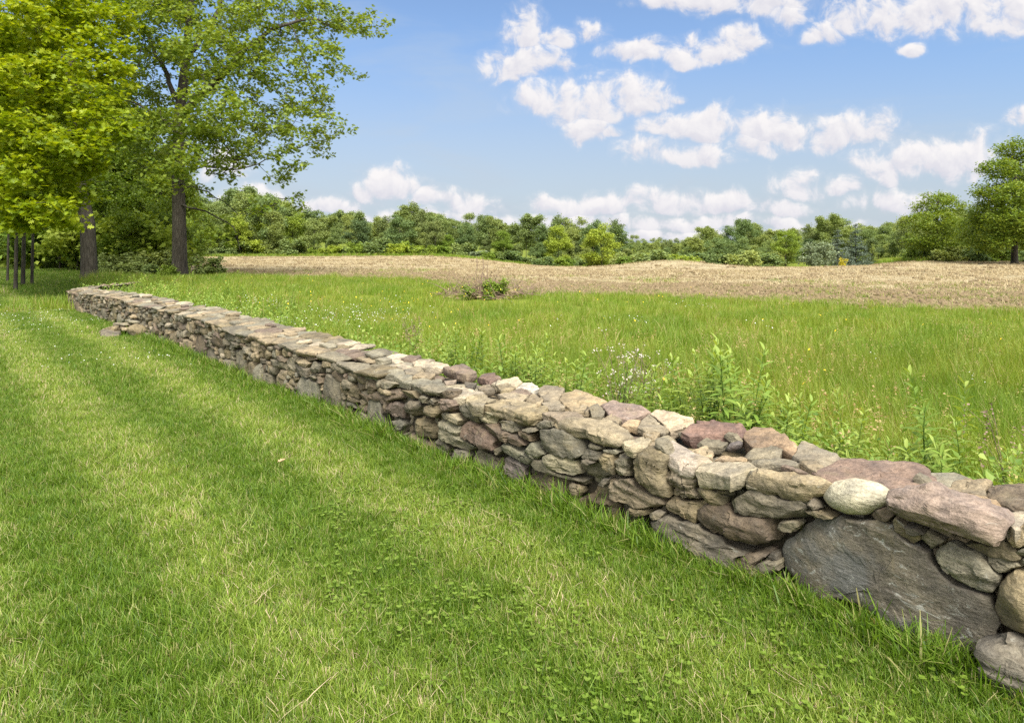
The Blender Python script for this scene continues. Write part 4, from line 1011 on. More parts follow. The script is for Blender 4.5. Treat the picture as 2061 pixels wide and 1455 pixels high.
# --- darker oak at the far end of the wall
Yl = 34.0; b1 = P(180, Yl)
CL = [(110,120,80,3),(200,150,70,2),(60,220,70,4),(180,260,60,3),(260,180,50,3),(240,300,50,2),(120,330,60,4),(200,360,46,2),(90,20,90,1),(210,30,90,0),(290,90,60,3),(260,0,80,2),(270,380,34,3),(60,400,50,5),(10,100,80,5)]
cl = [pxc(x, y, r, Yl, b1, dy * 1.2, .72, (r / 50.) ** 2 * .8) for (x, y, r, dy) in CL]
t_ = make_tree('oak_tree', b1, [(0, 0, -.2), rel(176, 450, Yl, b1), rel(160, 370, Yl, b1), rel(148, 290, Yl, b1), rel(140, 150, Yl, b1), rel(150, 0, Yl, b1)], cl, 46, .5, M['shadeleaf'], .21, 22, .22, .009, .36, 5, 'kite', .005, 14, .8, .5, keep=.5,
    limbs=[([rel(155, 340, Yl, b1), rel(120, 300, Yl - 1, b1), rel(70, 260, Yl - 1, b1)], .13, .03), ([rel(145, 240, Yl, b1), rel(190, 180, Yl, b1), rel(260, 150, Yl, b1)], .15, .03)])
tag(t_, 'dark crooked oak trunk standing right at the far end of the wall', 'tree')

LATE = []
# --- young bright trees over the lawn at the left
for k_, (x, Y, yt, w) in enumerate(((60, 48, 60, .9), (150, 50, 120, .9), (240, 52, 170, .9), (320, 56, 220, .8))): LATE.append((x, Y, yt, w))
def young(px, Y, CLs, seed, r, label, mat='brightleaf', n_per=46):
    b = P(px, Y)
    cl = [pxc(x, y, r_, Y, b, dy, .7, (r_ / 45.) ** 2 * 1.1) for (x, y, r_, dy) in CLs]
    ys = [c[1] for c in CLs]
    t = make_tree('young_oak', b, [(0, 0, -.1), rel(px + 2, 480, Y, b), rel(px + 6, 350, Y, b), rel(px + 12, 150, Y, b), rel(px + 15, -20, Y, b)], cl, n_per, .34, M[mat], .185, 26, .17, .007, r * .46, seed, 'oak', .003, 10, .48, .5, 6, .2, keep=.55)
    tag(t, label, 'tree', 'young trees on the lawn')
young(31, 25.0, [(40,60,80,-2),(-30,120,90,0),(40,170,80,-3),(-40,250,90,-1),(50,270,74,-3.5),(0,340,70,-3),(70,350,60,-4),(20,420,56,-4),(90,415,44,-4.5),(120,300,50,-4),(-60,400,70,0),(60,450,30,-4),(130,440,28,-4)], 21, .13, 'young tree with bright lime crown, second slim trunk from the left edge')
young(64, 28.0, [(130,60,66,-3),(200,90,52,-4),(150,140,60,-5),(225,150,40,-5),(170,200,56,-5.5),(240,215,36,-5.5),(190,260,50,-6),(130,220,54,-4),(250,260,28,-6),(140,350,40,-5),(170,330,36,-6),(110,0,80,-3),(220,40,50,-3),(155,395,30,-6),(185,300,34,-6.5)], 22, .11, 'young tree with yellow green crown, rightmost of the slim lawn trunks')
young(46, 27.5, [(30,120,70,2),(60,240,70,2),(20,330,60,2),(60,420,40,2)], 23, .15, 'thickest of the slim young trunks on the lawn', 'oakleaf', 24)
young(15, 31.0, [(0,150,60,2),(20,250,60,2),(-20,340,60,2),(10,430,40,1)], 24, .10, 'slim young tree nearest the left edge of the lawn', 'oakleaf', 24)

# --- tree prototypes for the woods (height about 10, base at the origin)
def proto(name, kind, leaf, seed, nleaf=10500, L=.27):
    rg = np.random.RandomState(seed); cl = []; trunk = [(0, 0, -.4), (.1, 0, 3), (0, .1, 6)]
    if kind == 'round':
        cl = [(rg.normal(0, 1.6), rg.normal(0, 1.6), rg.uniform(2.6, 8.6), 1.0, 1.0, .75) for _ in range(26)]
        cl = [c for c in cl if ((c[0] ** 2 + c[1] ** 2) / 11 + ((c[2] - 5.4) / 4.4) ** 2) < 1.1]
    elif kind == 'tall':
        cl = [(rg.normal(0, .9), rg.normal(0, .9), z, .95, .95, .9) for z in np.linspace(2.4, 9.4, 20)]; trunk[-1] = (0, .1, 8)
    elif kind == 'spread':
        for k in range(30):
            an = rg.uniform(0, 2 * pi); r = 3.4 * math.sqrt(rg.rand()); cl.append((r * math.cos(an), r * math.sin(an), 8.6 - r * r * .28 - rg.uniform(0, 4.2), 1.3, 1.3, .6))
    elif kind == 'open':
        cl = [(rg.normal(0, 1.5), rg.normal(0, 1.5), rg.uniform(4.5, 9.4), .85, .85, .6) for _ in range(15)]; trunk[-1] = (0, .1, 7)
    elif kind == 'skirt':                                   # crown down to the ground
        for k in range(34):
            z = rg.uniform(.7, 9.2); R_ = 3.1 * math.sqrt(max(.08, 1 - ((z - 4) / 5.6) ** 2)); an = rg.uniform(0, 2 * pi); r = R_ * math.sqrt(rg.uniform(.25, 1))
            cl.append((r * math.cos(an), r * math.sin(an), z, .9, .9, .62))
    att = ell_points(cl, 20, rg)
    chain = []
    for k, p in enumerate(trunk): chain.append((np.array(p, float), k - 1))
    ch = []
    for k in range(len(trunk) - 1):
        for j in range(6): ch.append((np.array(trunk[k]) + (np.array(trunk[k + 1]) - np.array(trunk[k])) * j / 6., len(ch) - 1))
    nodes, par = grow(att, ch, .55, 6, .7, 60, seed); rad = np.minimum(radii(par, .018), .22)
    root = bpy.data.objects.new(name, None)
    tb = tubes(nodes, par, rad, .02, 5); to = bpy.data.objects.new('trunk', tb.mesh('trunk', M['bark'])); to.parent = root
    per = max(3, nleaf // len(att)); cen = leaf_tufts(att, per, .34, rg, .6)
    v, f, rn = leaves(cen, L, rg, 'kite', .7, 1.3)
    v[:, 2] *= 10.0 / np.percentile(v[:, 2], 99.7)
    a = Acc(); a.add(v, f, rnd=rn); co = bpy.data.objects.new('crown', a.mesh('crown', M[leaf], False)); co.parent = root
    return root, to, co
def bush_proto(name, leaf, seed, nleaf=2600, L=.10, lumps=14, flat=.8):
    """about 1 m high, 1.2 m wide"""
    rg = np.random.RandomState(seed); cl = []
    for k in range(lumps):
        an = rg.uniform(0, 2 * pi); z = rg.uniform(.15, .82); R_ = .55 * math.sqrt(max(.05, 1 - ((z - .35) / .62) ** 2)); r = R_ * math.sqrt(rg.rand())
        cl.append((r * math.cos(an), r * math.sin(an), z, .2, .2, .16))
    att = ell_points(cl, 14, rg); ch = [(np.array((0, 0, -.05)), -1), (np.array((0, 0, .05)), 0), (np.array((.02, 0, .15)), 1)]
    nodes, par = grow(att, ch, .09, 1.5, .1, 30, seed); rad = np.minimum(radii(par, .003), .02)
    root = bpy.data.objects.new(name, None)
    to = bpy.data.objects.new('stems', tubes(nodes, par, rad, .003, 4).mesh('stems', M['bark'])); to.parent = root
    cen = leaf_tufts(att, max(2, nleaf // len(att)), .06, rg, .8)
    v, f, rn = leaves(cen, L, rg, 'kite', .6, 1.2); a = Acc(); a.add(v, f, rnd=rn)
    co = bpy.data.objects.new('foliage', a.mesh('foliage', M[leaf], False)); co.parent = root
    return root, to, co
def spruce_proto(seed):
    rg = np.random.RandomState(seed); root = bpy.data.objects.new('spruce_tree', None)
    nodes = [np.array((0, 0, -.3))]; par = [-1]
    for z in np.linspace(.3, 10, 20): nodes.append(np.array((0, 0, z))); par.append(len(nodes) - 2)
    cen = []
    for k in range(200):
        z = 10 * (1 - math.sqrt(rg.rand()) * .97) ; z = min(z, 9.8); Rr = (10 - z) * .33 + .15; an = rg.uniform(0, 2 * pi)
        for t in np.linspace(.15, 1, 9):
            cen.append((Rr * t * math.cos(an), Rr * t * math.sin(an), z - .25 * Rr * t + .12 * (Rr * t) ** 2))
    cen = leaf_tufts(np.array(cen), 3, .12, rg, .5)
    rad = np.interp(np.array(nodes)[:, 2], [0, 10], [.16, .02])
    to = bpy.data.objects.new('trunk', tubes(np.array(nodes), np.array(par), rad, 0, 6).mesh('trunk', M['bark'])); to.parent = root
    v, f, rn = leaves(cen, .34, rg, 'kite', .5, .7, .25); a = Acc(); a.add(v, f, rnd=rn)
    co = bpy.data.objects.new('crown', a.mesh('crown', M['spruceleaf'], False)); co.parent = root
    return root, to, co
PR = {}
for key, kind, leaf, seeds in (('mid_round', 'round', 'midleaf', (1, 2)), ('lime_round', 'skirt', 'limeleaf', (3, 4)), ('mid_tall', 'tall', 'midleaf', (5, 6)), ('dark', 'round', 'darkleaf', (7,)),
                               ('mid_skirt', 'skirt', 'midleaf', (8, 9)), ('open', 'open', 'midleaf', (10, 11)), ('spread', 'spread', 'limeleaf', (12,)), ('dark_skirt', 'skirt', 'darkleaf', (13,)), ('shade_skirt', 'skirt', 'shadeleaf', (14, 15))):
    PR[key] = [proto('broadleaf_tree', kind, leaf, s) for s in seeds]
PR['spruce'] = [spruce_proto(31), spruce_proto(32)]
PR['bush'] = [bush_proto('shrub', 'midleaf', 41), bush_proto('shrub', 'midleaf', 42)]
PR['limebush'] = [bush_proto('shrub', 'limeleaf', 43), bush_proto('shrub', 'limeleaf', 46)]
PR['silverbush'] = [bush_proto('shrub', 'silverleaf', 44, 4200, .07)]
PR['yellowbush'] = [bush_proto('sapling', 'yellowleaf', 45, 700, .12, 8)]
prng = random.Random(5); USED = {}
def plant(key, loc, h, w, label, cat='tree', group=None, rz=None, name=None):
    """h height in metres, w width factor relative to h"""
    c = PR[key][prng.randrange(len(PR[key]))]
    root = bpy.data.objects.new(name or c[0].name.split('.')[0], None); COL.objects.link(root); root.empty_display_size = .3
    base = 1.0 if 'bush' in key else 10.0
    root.location = loc; root.rotation_euler = (0, 0, prng.uniform(0, 6.28) if rz is None else rz); root.scale = (h / base * w, h / base * w, h / base)
    for ch in c[1:]:
        k = ch.copy(); COL.objects.link(k); k.parent = root
    return tag(root, label, cat, group)
def top_h(ytop, Y, z0): return EYE + (HY - ytop) / FPX * Y - z0
# far edge of the field: front row (x, key, top row in the photo, depth)
XS = [400,450,500,550,590,620,700,740,800,820,870,900,950,1040,1100,1140,1180,1250,1300,1350,1420,1500,1560,1620,1680,1760,1800,1900,2100]
YS = [418,408,392,400,428,434,427,440,440,428,432,442,450,452,457,452,462,470,476,480,464,450,466,462,440,462,446,430,430]
def treeline(x): return float(np.interp(x, XS, YS))
LB = {'mid_round': 'mid green round-headed tree in the far wood', 'lime_round': 'bright lime tree leafy to the ground at the edge of the far wood', 'mid_tall': 'narrow upright tree in the far wood',
      'dark': 'dark green tree in the far wood', 'mid_skirt': 'mid green tree leafy to the ground in the far wood', 'open': 'open-crowned tree rising above the far wood', 'dark_skirt': 'dark bushy tree low in the far wood'}
GR = 'trees of the far wood'
x = 370
while x < 1250:                                                # front rank
    Y = prng.uniform(112, 122) if x < 880 else prng.uniform(122, 132)
    p = P(x, Y); key = prng.choice(['mid_skirt', 'lime_round', 'mid_skirt', 'mid_tall', 'lime_round', 'dark_skirt'])
    yt = treeline(x) - 6 + prng.choice([4, 14, 30, 42])+ prng.uniform(-6, 6)
    plant(key, p, top_h(yt, Y, p[2]), prng.uniform(.8, 1.15), LB[key], 'tree', GR)
    x += prng.uniform(26, 46)
x = 360
while x < 1270:                                                # second rank, the skyline
    Y = prng.uniform(126, 145); p = P(x, Y); key = prng.choice(['mid_round', 'mid_tall', 'mid_tall', 'open', 'open', 'dark', 'mid_skirt'])
    yt = treeline(x) - 8 + prng.choice([-12, -4, 4, 14]) + prng.uniform(-4, 4)
    plant(key, p, top_h(yt, Y, p[2]), prng.uniform(.75, 1.05) , LB[key], 'tree', GR)
    x += prng.uniform(20, 38)
x = 340
while x < 2200:                                                # third rank, closes the wood
    Y = prng.uniform(165, 200) if x < 1250 else prng.uniform(190, 235); p = P(x, Y); key = prng.choice(['mid_round', 'dark', 'mid_skirt', 'mid_round'])
    yt = treeline(x) - 3 + prng.uniform(-2, 12)
    plant(key, p, top_h(yt, Y, p[2]), prng.uniform(.9, 1.3), LB[key], 'tree', GR)
    x += prng.uniform(16, 30)
x = 1240
while x < 1860:                                                # scrubby low ground behind the hump
    Y = prng.uniform(115, 170); p = P(x, Y); key = prng.choice(['mid_skirt', 'mid_round', 'lime_round', 'dark_skirt', 'mid_tall', 'mid_skirt'])
    yt = prng.uniform(484, 506) if x < 1400 else prng.uniform(472, 500)
    plant(key, p, top_h(yt, Y, p[2]), prng.uniform(.9, 1.5), LB[key], 'tree', GR)
    x += prng.uniform(16, 28)
for (x, yt, Y, key) in ((1428, 456, 175, 'open'), (1497, 441, 180, 'mid_round'), (1520, 450, 185, 'mid_round'), (1545, 462, 180, 'open'), (1640, 452, 170, 'dark'), (1672, 432, 165, 'open'), (1690, 440, 170, 'open'), (1600, 460, 190, 'mid_round'), (1780, 455, 175, 'mid_round'), (1745, 462, 170, 'mid_round'),
                        (500, 388, 118, 'mid_round'), (540, 396, 116, 'mid_round'), (465, 402, 116, 'mid_round'), (425, 410, 112, 'mid_skirt'), (875, 428, 125, 'open')):
    p = P(x, Y); plant(key, p, top_h(yt, Y, p[2]), .85, LB[key], 'tree', GR)
# shrubs along the field edge and in the hollow
x = 380
while x < 1560:
    Y = prng.uniform(110, 116) if x < 880 else prng.uniform(116, 128); p = P(x, Y); h = prng.uniform(1.2, 3.0)
    if x > 1240: Y = prng.uniform(84, 112); p = P(x, Y); h = prng.uniform(1.0, 2.4)
    sv = 890 < x < 1010 and prng.random() < .4
    key = 'silverbush' if sv else prng.choice(['bush', 'bush', 'limebush'])
    plant(key, p, h, prng.uniform(1.0, 1.9), {'bush': 'mid green shrub along the foot of the far wood', 'limebush': 'light green shrub along the foot of the far wood', 'silverbush': 'pale flowering shrub along the foot of the far wood'}[key], 'shrub', 'shrubs along the far field edge')
    x += prng.uniform(13, 26) if x < 1240 else prng.uniform(9, 17)
# single trees that stand out
def single(key, x, Y, yt, w, label, cat='tree', name=None, yb=None):
    p = P(x, Y); return plant(key, p, top_h(yt, Y, p[2]), w, label, cat, None, name=name)
single('lime_round', 1211, 112, 452, 1.18, 'round bright green tree alone at the field edge in the middle of the photo')
single('lime_round', 1582, 96, 464, 1.1, 'round lime green tree left of the silvery bush')
single('spruce', 1686, 90, 458, 1.15, 'left of the two blue-grey spruces beyond the field', name='spruce_tree')
single('spruce', 1722, 92, 450, 1.15, 'right of the two blue-grey spruces, the taller one', name='spruce_tree')
single('dark_skirt', 1757, 100, 480, 1.0, 'small dark rounded tree just right of the spruces')
p = P(1644, 82); plant('silverbush', p, 3.2, 1.0, 'wide silvery willow-like bush in front of the spruces', 'shrub', None)
p = P(1697, 78); plant('yellowbush', p, 1.15, .75, 'small golden yellow sapling at the field edge below the spruces', 'sapling', None, name='sapling')
single('dark', 1832, 92, 436, .8, 'dark tree half hidden left of the big right-hand trees')
# big trees on the right, built large
def right_tree(px, Y, ytop, CLs, seed, label, r, mat):
    b = P(px, Y); cl = [pxc(x, y, r_, Y, b, dy, .62, (r_ / 30.) ** 2) for (x, y, r_, dy) in CLs]
    t = make_tree('broadleaf_tree', b, [(0, 0, -.2), rel(px, 480, Y, b), rel(px + 3, 400, Y, b), rel(px, ytop + 40, Y, b)], cl, 80, .5, M[mat], .22, 28, .30, .011, r, seed, 'kite', .008, 12, .7, .6, 6, .15, keep=.8)
    tag(t, label, 'tree')
right_tree(1885, 74, 380, [(1885,400,26,0),(1860,420,26,2),(1915,415,28,-2),(1840,450,28,0),(1885,445,34,-3),(1925,460,34,0),(1850,485,28,-2),(1900,485,30,-3),(1935,490,24,2),(1870,496,22,-1),(1840,494,20,1),(1900,400,20,2)], 61, 'broad green tree at the right, just left of the largest one', .2, 'oakleaf')
right_tree(2042, 62, 280, [(2045,300,34,0),(2010,340,34,-2),(2070,340,46,1),(2000,385,40,-2),(2050,390,46,-4),(2110,400,60,0),(1985,430,38,0),(2030,440,44,-4),(2080,450,46,-3),(1965,470,34,2),(2010,470,34,-3),(2060,478,26,-3),(1985,488,22,-1),(2120,450,50,0),(2140,330,60,2),(1950,450,22,4),(1990,500,18,-2),(2015,488,20,-4),(1965,492,20,0),(2075,492,20,-3)], 62, 'largest tree at the right edge with drooping layered branches', .27, 'oakleaf')
# woods behind the lawn on the left
LBL = 'dark leafy tree in the wood behind the lawn and oaks'
for (x, Y, yt, w) in ((-220, 60, 100, 1), (-120, 66, 150, 1.1), (-30, 72, 200, 1.1), (60, 78, 240, 1.0), (130, 70, 260, 1.0), (210, 62, 200, .9), (270, 66, 240, .9), (330, 72, 300, .9), (390, 84, 400, .9), (-60, 52, 60, 1), (150, 90, 300, 1.2), (20, 95, 300, 1.2), (300, 58, 330, .9), (240, 50, 300, .9), (-320, 60, 100, 1.2), (-160, 85, 200, 1.2), (110, 100, 330, 1.3)):
    p = P(x, Y); plant('shade_skirt' if x > 170 else prng.choice(['mid_round', 'dark', 'mid_round']), p, top_h(yt, Y, p[2]), w, LBL, 'tree', 'trees behind the lawn')
for k in range(26):
    x = -420 + 24 * k + prng.uniform(-9, 9); Y = prng.uniform(88, 118) if x < 190 else prng.uniform(66, 80); p = P(x, Y); key = prng.choice(['mid_skirt', 'dark_skirt', 'shade_skirt'])
    plant(key, p, prng.uniform(5, 9), 1.15, 'low bushy tree closing the view behind the lawn', 'tree', 'low trees behind the lawn')
for (x, Y, yt, w) in ((215, 44, 400, 1.1), (255, 41, 420, 1.2), (300, 43, 440, 1.1), (330, 46, 400, 1.0), (235, 47, 350, .8), (285, 48, 360, .9), (385, 52, 450, .9), (345, 50, 430, .9), (200, 52, 380, .9)):
    p = P(x, Y); plant('shade_skirt', p, top_h(yt, Y, p[2]), w, 'leafy understory tree between the two oak trunks', 'tree', 'understory between the oaks')
for (x, Y, yt) in ((120, 47, 395), (90, 52, 420), (155, 45, 415), (60, 56, 430), (20, 60, 430), (215, 43, 430), (255, 41.5, 440), (310, 42, 430)):
    p = P(x, Y); plant('limebush', p, top_h(yt, Y, p[2]), .95, 'bright leafy thicket low between the trunks at the left', 'shrub', 'thickets between the left trunks')
for (x, Y, h) in ((205, 38, 1.0), (240, 39, 1.3), (285, 39, 1.1), (320, 40, 1.4), (345, 40, 1.0), (265, 37, .8), (300, 37, .7), (222, 37, .8)):
    plant('bush', P(x, Y), h, 1.4, 'low weedy shrub under the trees between the oaks', 'shrub', 'shrubs under the oaks')
plant('bush', P(415, 36.5), 1.15, 1.35, 'dark leafy bush just right of the large oak trunk', 'shrub')
plant('limebush', P(340, 35.5), .7, 1.0, 'small bright sapling left of the large oak trunk', 'shrub')

for (x, Y, yt, w) in LATE:
    p = P(x, Y); plant('shade_skirt', p, top_h(yt, Y, p[2]), w * .8, 'tall leafy tree filling the gap behind the two oaks', 'tree', 'tall trees filling the gap behind the oaks')
for (x, Y, yt, w, key) in ((1815, 98, 452, 1.0, 'mid_skirt'), (1850, 104, 440, 1.0, 'mid_skirt'), (1925, 96, 425, .9, 'mid_skirt'), (1965, 92, 415, .9, 'mid_skirt'), (2005, 98, 420, 1.0, 'dark_skirt'), (2075, 90, 400, .9, 'mid_skirt'), (2140, 96, 400, 1.0, 'mid_skirt'), (1885, 100, 450, 1.1, 'mid_skirt')):
    p = P(x, Y); plant(key, p, top_h(yt, Y, p[2]), w, 'leafy tree in the mass behind the big right-hand trees', 'tree', 'trees behind the right-hand trees')
for (x, Y, h) in ((1905, 70, 1.6), (1935, 71, 1.3), (1965, 70, 1.5), (1990, 72, 1.2), (2015, 71, 1.4), (1870, 75, 1.2), (2085, 68, 1.3), (2050, 73, 1.2), (1840, 78, 1.6), (1950, 74, 1.8)):
    plant(prng.choice(['bush', 'limebush']), P(x, Y), h, 1.5, 'low shrub on the grassy bank under the right-hand trees', 'shrub', 'shrubs under the right-hand trees')
# ------------------------------------------------------------------ scattering of grass (stuff)
def scatter(name, pts, rz, scl, idx, protos, tilt=None, label=None, cat=None):
    """one stuff object: points that carry grass tufts"""
    n = len(pts); me = bpy.data.meshes.new(name); me.vertices.add(n)
    me.vertices.foreach_set('co', np.asarray(pts, np.float32).ravel())
    rot = np.zeros((n, 3), np.float32); rot[:, 2] = rz
    if tilt is not None: rot[:, :2] = tilt
    a = me.attributes.new('rot', 'FLOAT_VECTOR', 'POINT'); a.data.foreach_set('vector', rot.ravel())
    sc = np.asarray(scl, np.float32); sc = np.repeat(sc[:, None], 3, 1) if sc.ndim == 1 else sc
    a = me.attributes.new('scl', 'FLOAT_VECTOR', 'POINT'); a.data.foreach_set('vector', np.ascontiguousarray(sc, np.float32).ravel())
    a = me.attributes.new('idx', 'INT', 'POINT'); a.data.foreach_set('value', np.asarray(idx, np.int32))
    o = link(name, me)
    ng = bpy.data.node_groups.new(name, 'GeometryNodeTree')
    ng.interface.new_socket('Geometry', in_out='INPUT', socket_type='NodeSocketGeometry'); ng.interface.new_socket('Geometry', in_out='OUTPUT', socket_type='NodeSocketGeometry')
    N = ng.nodes; gi = N.new('NodeGroupInput'); go = N.new('NodeGroupOutput'); ip = N.new('GeometryNodeInstanceOnPoints')
    gt = N.new('GeometryNodeJoinGeometry')
    cl_ = bpy.data.collections.new(name + '_tufts')
    for p in protos: cl_.objects.link(p)
    ci = N.new('GeometryNodeCollectionInfo'); ci.inputs['Collection'].default_value = cl_
    ci.inputs['Separate Children'].default_value = True; ci.inputs['Reset Children'].default_value = True
    def attr(nm, ty):
        k = N.new('GeometryNodeInputNamedAttribute'); k.data_type = ty; k.inputs['Name'].default_value = nm
        return [s_ for s_ in k.outputs if s_.enabled and s_.name == 'Attribute'][0]
    L_ = ng.links; L_.new(gi.outputs[0], ip.inputs['Points']); L_.new(ci.outputs[0], ip.inputs['Instance'])
    ip.inputs['Pick Instance'].default_value = True
    L_.new(attr('idx', 'INT'), ip.inputs['Instance Index']); L_.new(attr('rot', 'FLOAT_VECTOR'), ip.inputs['Rotation']); L_.new(attr('scl', 'FLOAT_VECTOR'), ip.inputs['Scale'])
    L_.new(ip.outputs[0], go.inputs[0])
    md = o.modifiers.new('scatter', 'NODES'); md.node_group = ng
    return tag(o, label, cat, None, 'stuff')
def blades(n, radius, hmin, hmax, width, rg, lean=.35, segs=3, tiplo=.25):
    """tuft of grass blades as strips"""
    ang = rg.uniform(0, 2 * pi, n); r = radius * np.sqrt(rg.rand(n)); base = np.stack([r * np.cos(ang), r * np.sin(ang), np.full(n, -.008)], -1)
    H = rg.uniform(hmin, hmax, n); az = rg.uniform(0, 2 * pi, n); ln = np.abs(rg.normal(0, lean, n)) + .05
    d = np.stack([np.cos(az), np.sin(az), np.zeros(n)], -1)
    fa = az + pi / 2 + rg.normal(0, .6, n); sd = np.stack([np.cos(fa), np.sin(fa), np.zeros(n)], -1)
    rows = []
    for k in range(segs + 1):
        t = k / segs; c = base + d * (H * ln * t ** 1.8)[:, None] + np.array([0, 0, 1.]) * (H * (t - .18 * ln * t * t))[:, None]
        wd = width * rg.uniform(.75, 1.2, n) * (1 - (1 - tiplo) * t ** 1.5) * .5 if k else width * .45 * np.ones(n)
        rows.append(np.stack([c - sd * wd[:, None], c + sd * wd[:, None]], 1))
    v = np.stack(rows, 1)                 # n, segs+1, 2, 3
    k = np.arange(segs); q = np.stack([2 * k, 2 * k + 1, 2 * k + 3, 2 * k + 2], -1)[None] + (np.arange(n) * (segs + 1) * 2)[:, None, None]
    return v.reshape(-1, 3), q.reshape(-1, 4), np.repeat(rg.uniform(0, 1, n), (segs + 1) * 2)
def blade_obj(name, mat, seed, **kw):
    rg = np.random.RandomState(seed); v, q, rn = blades(rg=rg, **kw); a = Acc(); a.add(v, q, rnd=rn)
    return bpy.data.objects.new(name, a.mesh(name, mat, False))
rg = np.random.RandomState(2024)
def rand_pts(n, x0, x1, y0, y1): return rg.uniform(x0, x1, n), rg.uniform(y0, y1, n)
# --- lawn
lt = [blade_obj('grass_tuft', M['lawn'], 50 + k, n=46, radius=.05, hmin=.036, hmax=.082, width=.0048, lean=.6) for k in range(5)]
lt += [blade_obj('grass_tuft', M['lawn'], 60 + k, n=26, radius=.045, hmin=.05, hmax=.095, width=.0042, lean=.6) for k in range(2)]
lt += [blade_obj('grass_tuft', M['straw'], 70, n=9, radius=.06, hmin=.02, hmax=.05, width=.003, lean=1.6)]
lt += [blade_obj('grass_tuft', M['lawn'], 80 + k, n=60, radius=.16, hmin=.035, hmax=.07, width=.0075, lean=.5, segs=2) for k in range(2)]
def clover_obj(seed):
    r = np.random.RandomState(seed); a = Acc()
    for k in range(7):
        c = np.array([r.normal(0, .05), r.normal(0, .05), r.uniform(.015, .05)]); az = r.uniform(0, 6.28); s_ = r.uniform(.0038, .0066)
        for j in range(3):
            t = az + j * 2.094; cc = c + s_ * .95 * np.array([math.cos(t), math.sin(t), .12]); an = np.arange(7) / 7 * 2 * pi
            v = cc + s_ * np.stack([np.cos(an), np.sin(an), .25 * np.cos(an - t) + r.normal(0, .06)* np.ones(7)], -1); a.add(v, np.arange(7)[None], rnd=np.full(7, r.rand()))
    return bpy.data.objects.new('clover_patch', a.mesh('clover_patch', M['clover'], False))
def lawn_points():
    parts = []
    for (y0, y1, dens, kind) in ((1.2, 4.2, 900, 0), (4.2, 7, 620, 0), (7, 12, 300, 1), (12, 24, 90, 1), (24, 60, 16, 2)):
        xl, xr = -.80 * y1 - 1.0, 3.2
        n = int((xr - xl) * (y1 - y0) * dens); X, Y = rand_pts(n, xl, xr, y0, y1)
        ok = (wdist(X, Y) < -0.02) & (X > -.80 * Y - .8) & (X < .80 * Y + .8)
        far = wlong(X, Y) > 20
        ok = np.where(far, (X < -13.6 - np.maximum(Y - 21, 0) * .62) & (X > -.82 * Y - 1), ok)
        X, Y = X[ok], Y[ok]; n = len(X)
        if kind == 0: ix = rg.choice([0, 1, 2, 3, 4, 5, 6, 7], n, p=[.18, .18, .18, .18, .16, .05, .04, .03]); sc = rg.uniform(.75, 1.15, n)
        elif kind == 1: ix = rg.choice([0, 1, 2, 3, 8, 9], n); sc = rg.uniform(.8, 1.15, n)
        else: ix = rg.choice([8, 9], n); sc = rg.uniform(1.5, 2.4, n)
        nz = fbm(np.stack([X * 1.3, Y * 1.3, X * 0], -1), 31, 3); sc = sc * (1 + .18 * nz)
        near_wall = wdist(X, Y) > -.16
        sc = np.where(near_wall & (Y < 14), sc * (rg.uniform(1.0, 1.7, n) + .7 * (rg.rand(n) < .12)), sc)
        if kind < 2:
            ix = np.where(near_wall & (rg.rand(n) < .5), rg.choice([5, 6], n), ix)
        parts.append((X, Y, sc, ix))
    return [np.concatenate([p[k] for p in parts]) for k in range(4)]
X, Y, sc, ix = lawn_points(); n = len(X)
# instances come sorted by object name, so give the tufts ordered names
for k, o in enumerate(lt): o.name = 'grass_tuft_%s' % 'abcdefghijkl'[k]
wx = -WN[0] * .10; tl_ = np.stack([rg.normal(0, .12, n), rg.normal(0, .12, n)], -1)
scatter('lawn_grass', np.stack([X, Y, height(X, Y)], -1), rg.uniform(0, 6.28, n), sc, ix, lt, tl_, 'short mown lawn grass in lighter and darker streaks', 'grass')
X, Y = rand_pts(26000, -5, 3, 1.5, 7.5)
cn = fbm(np.stack([X * .9, Y * .9, X * 0], -1), 55, 3); wd_ = wdist(X, Y)
ok = (wd_ < -.10) & (wd_ > -1.7) & (Y < 4.6) & (cn + 1.0 * smooth(X - .25 * Y, -1.8, .4) > .35) & (rg.rand(len(X)) < .24); X, Y = X[ok], Y[ok]; n = len(X)
co_ = [clover_obj(90 + k) for k in range(3)]
for k, o in enumerate(co_): o.name = 'clover_patch_%s' % 'abc'[k]
scatter('clover', np.stack([X, Y, height(X, Y)], -1), rg.uniform(0, 6.28, n), rg.uniform(.5, 1.35, n), rg.randint(0, 3, n), co_, None, 'low round clover leaves among the lawn grass', 'clover')

# --- meadow
mt = [blade_obj('meadow_tuft', M['meadow'], 150 + k, n=30, radius=.10, hmin=.16, hmax=.36, width=.0048, lean=.38, segs=4, tiplo=.08) for k in range(4)]
mt += [blade_obj('meadow_tuft', M['meadow'], 160 + k, n=40, radius=.30, hmin=.14, hmax=.32, width=.012, lean=.35, segs=3, tiplo=.08) for k in range(2)]
def seed_tuft(seed):
    r = np.random.RandomState(seed); a = Acc()
    for k in range(5):
        b = np.array([r.normal(0, .09), r.normal(0, .09), 0]); H = r.uniform(.32, .55); ln = r.normal(0, .07, 2)
        pts = [b + np.array([ln[0] * t * t, ln[1] * t * t, H * t]) for t in np.linspace(0, 1, 5)]
        tb = tubes(np.array(pts), np.array([-1, 0, 1, 2, 3]), np.full(5, .0011), 0, 3); a.add(tb.v[0], tb.f, rnd=np.full(len(tb.v[0]), .8))
        cen = np.array([pts[-1] + np.array([r.normal(0, .006), r.normal(0, .006), -r.uniform(0, .07)]) for _ in range(12)])
        v, f, rn = leaves(cen, .014, r, 'kite'); a.add(v, f, rnd=.86 + .14 * rn)
    return bpy.data.objects.new('meadow_tuft', a.mesh('meadow_tuft', M['meadow'], False))
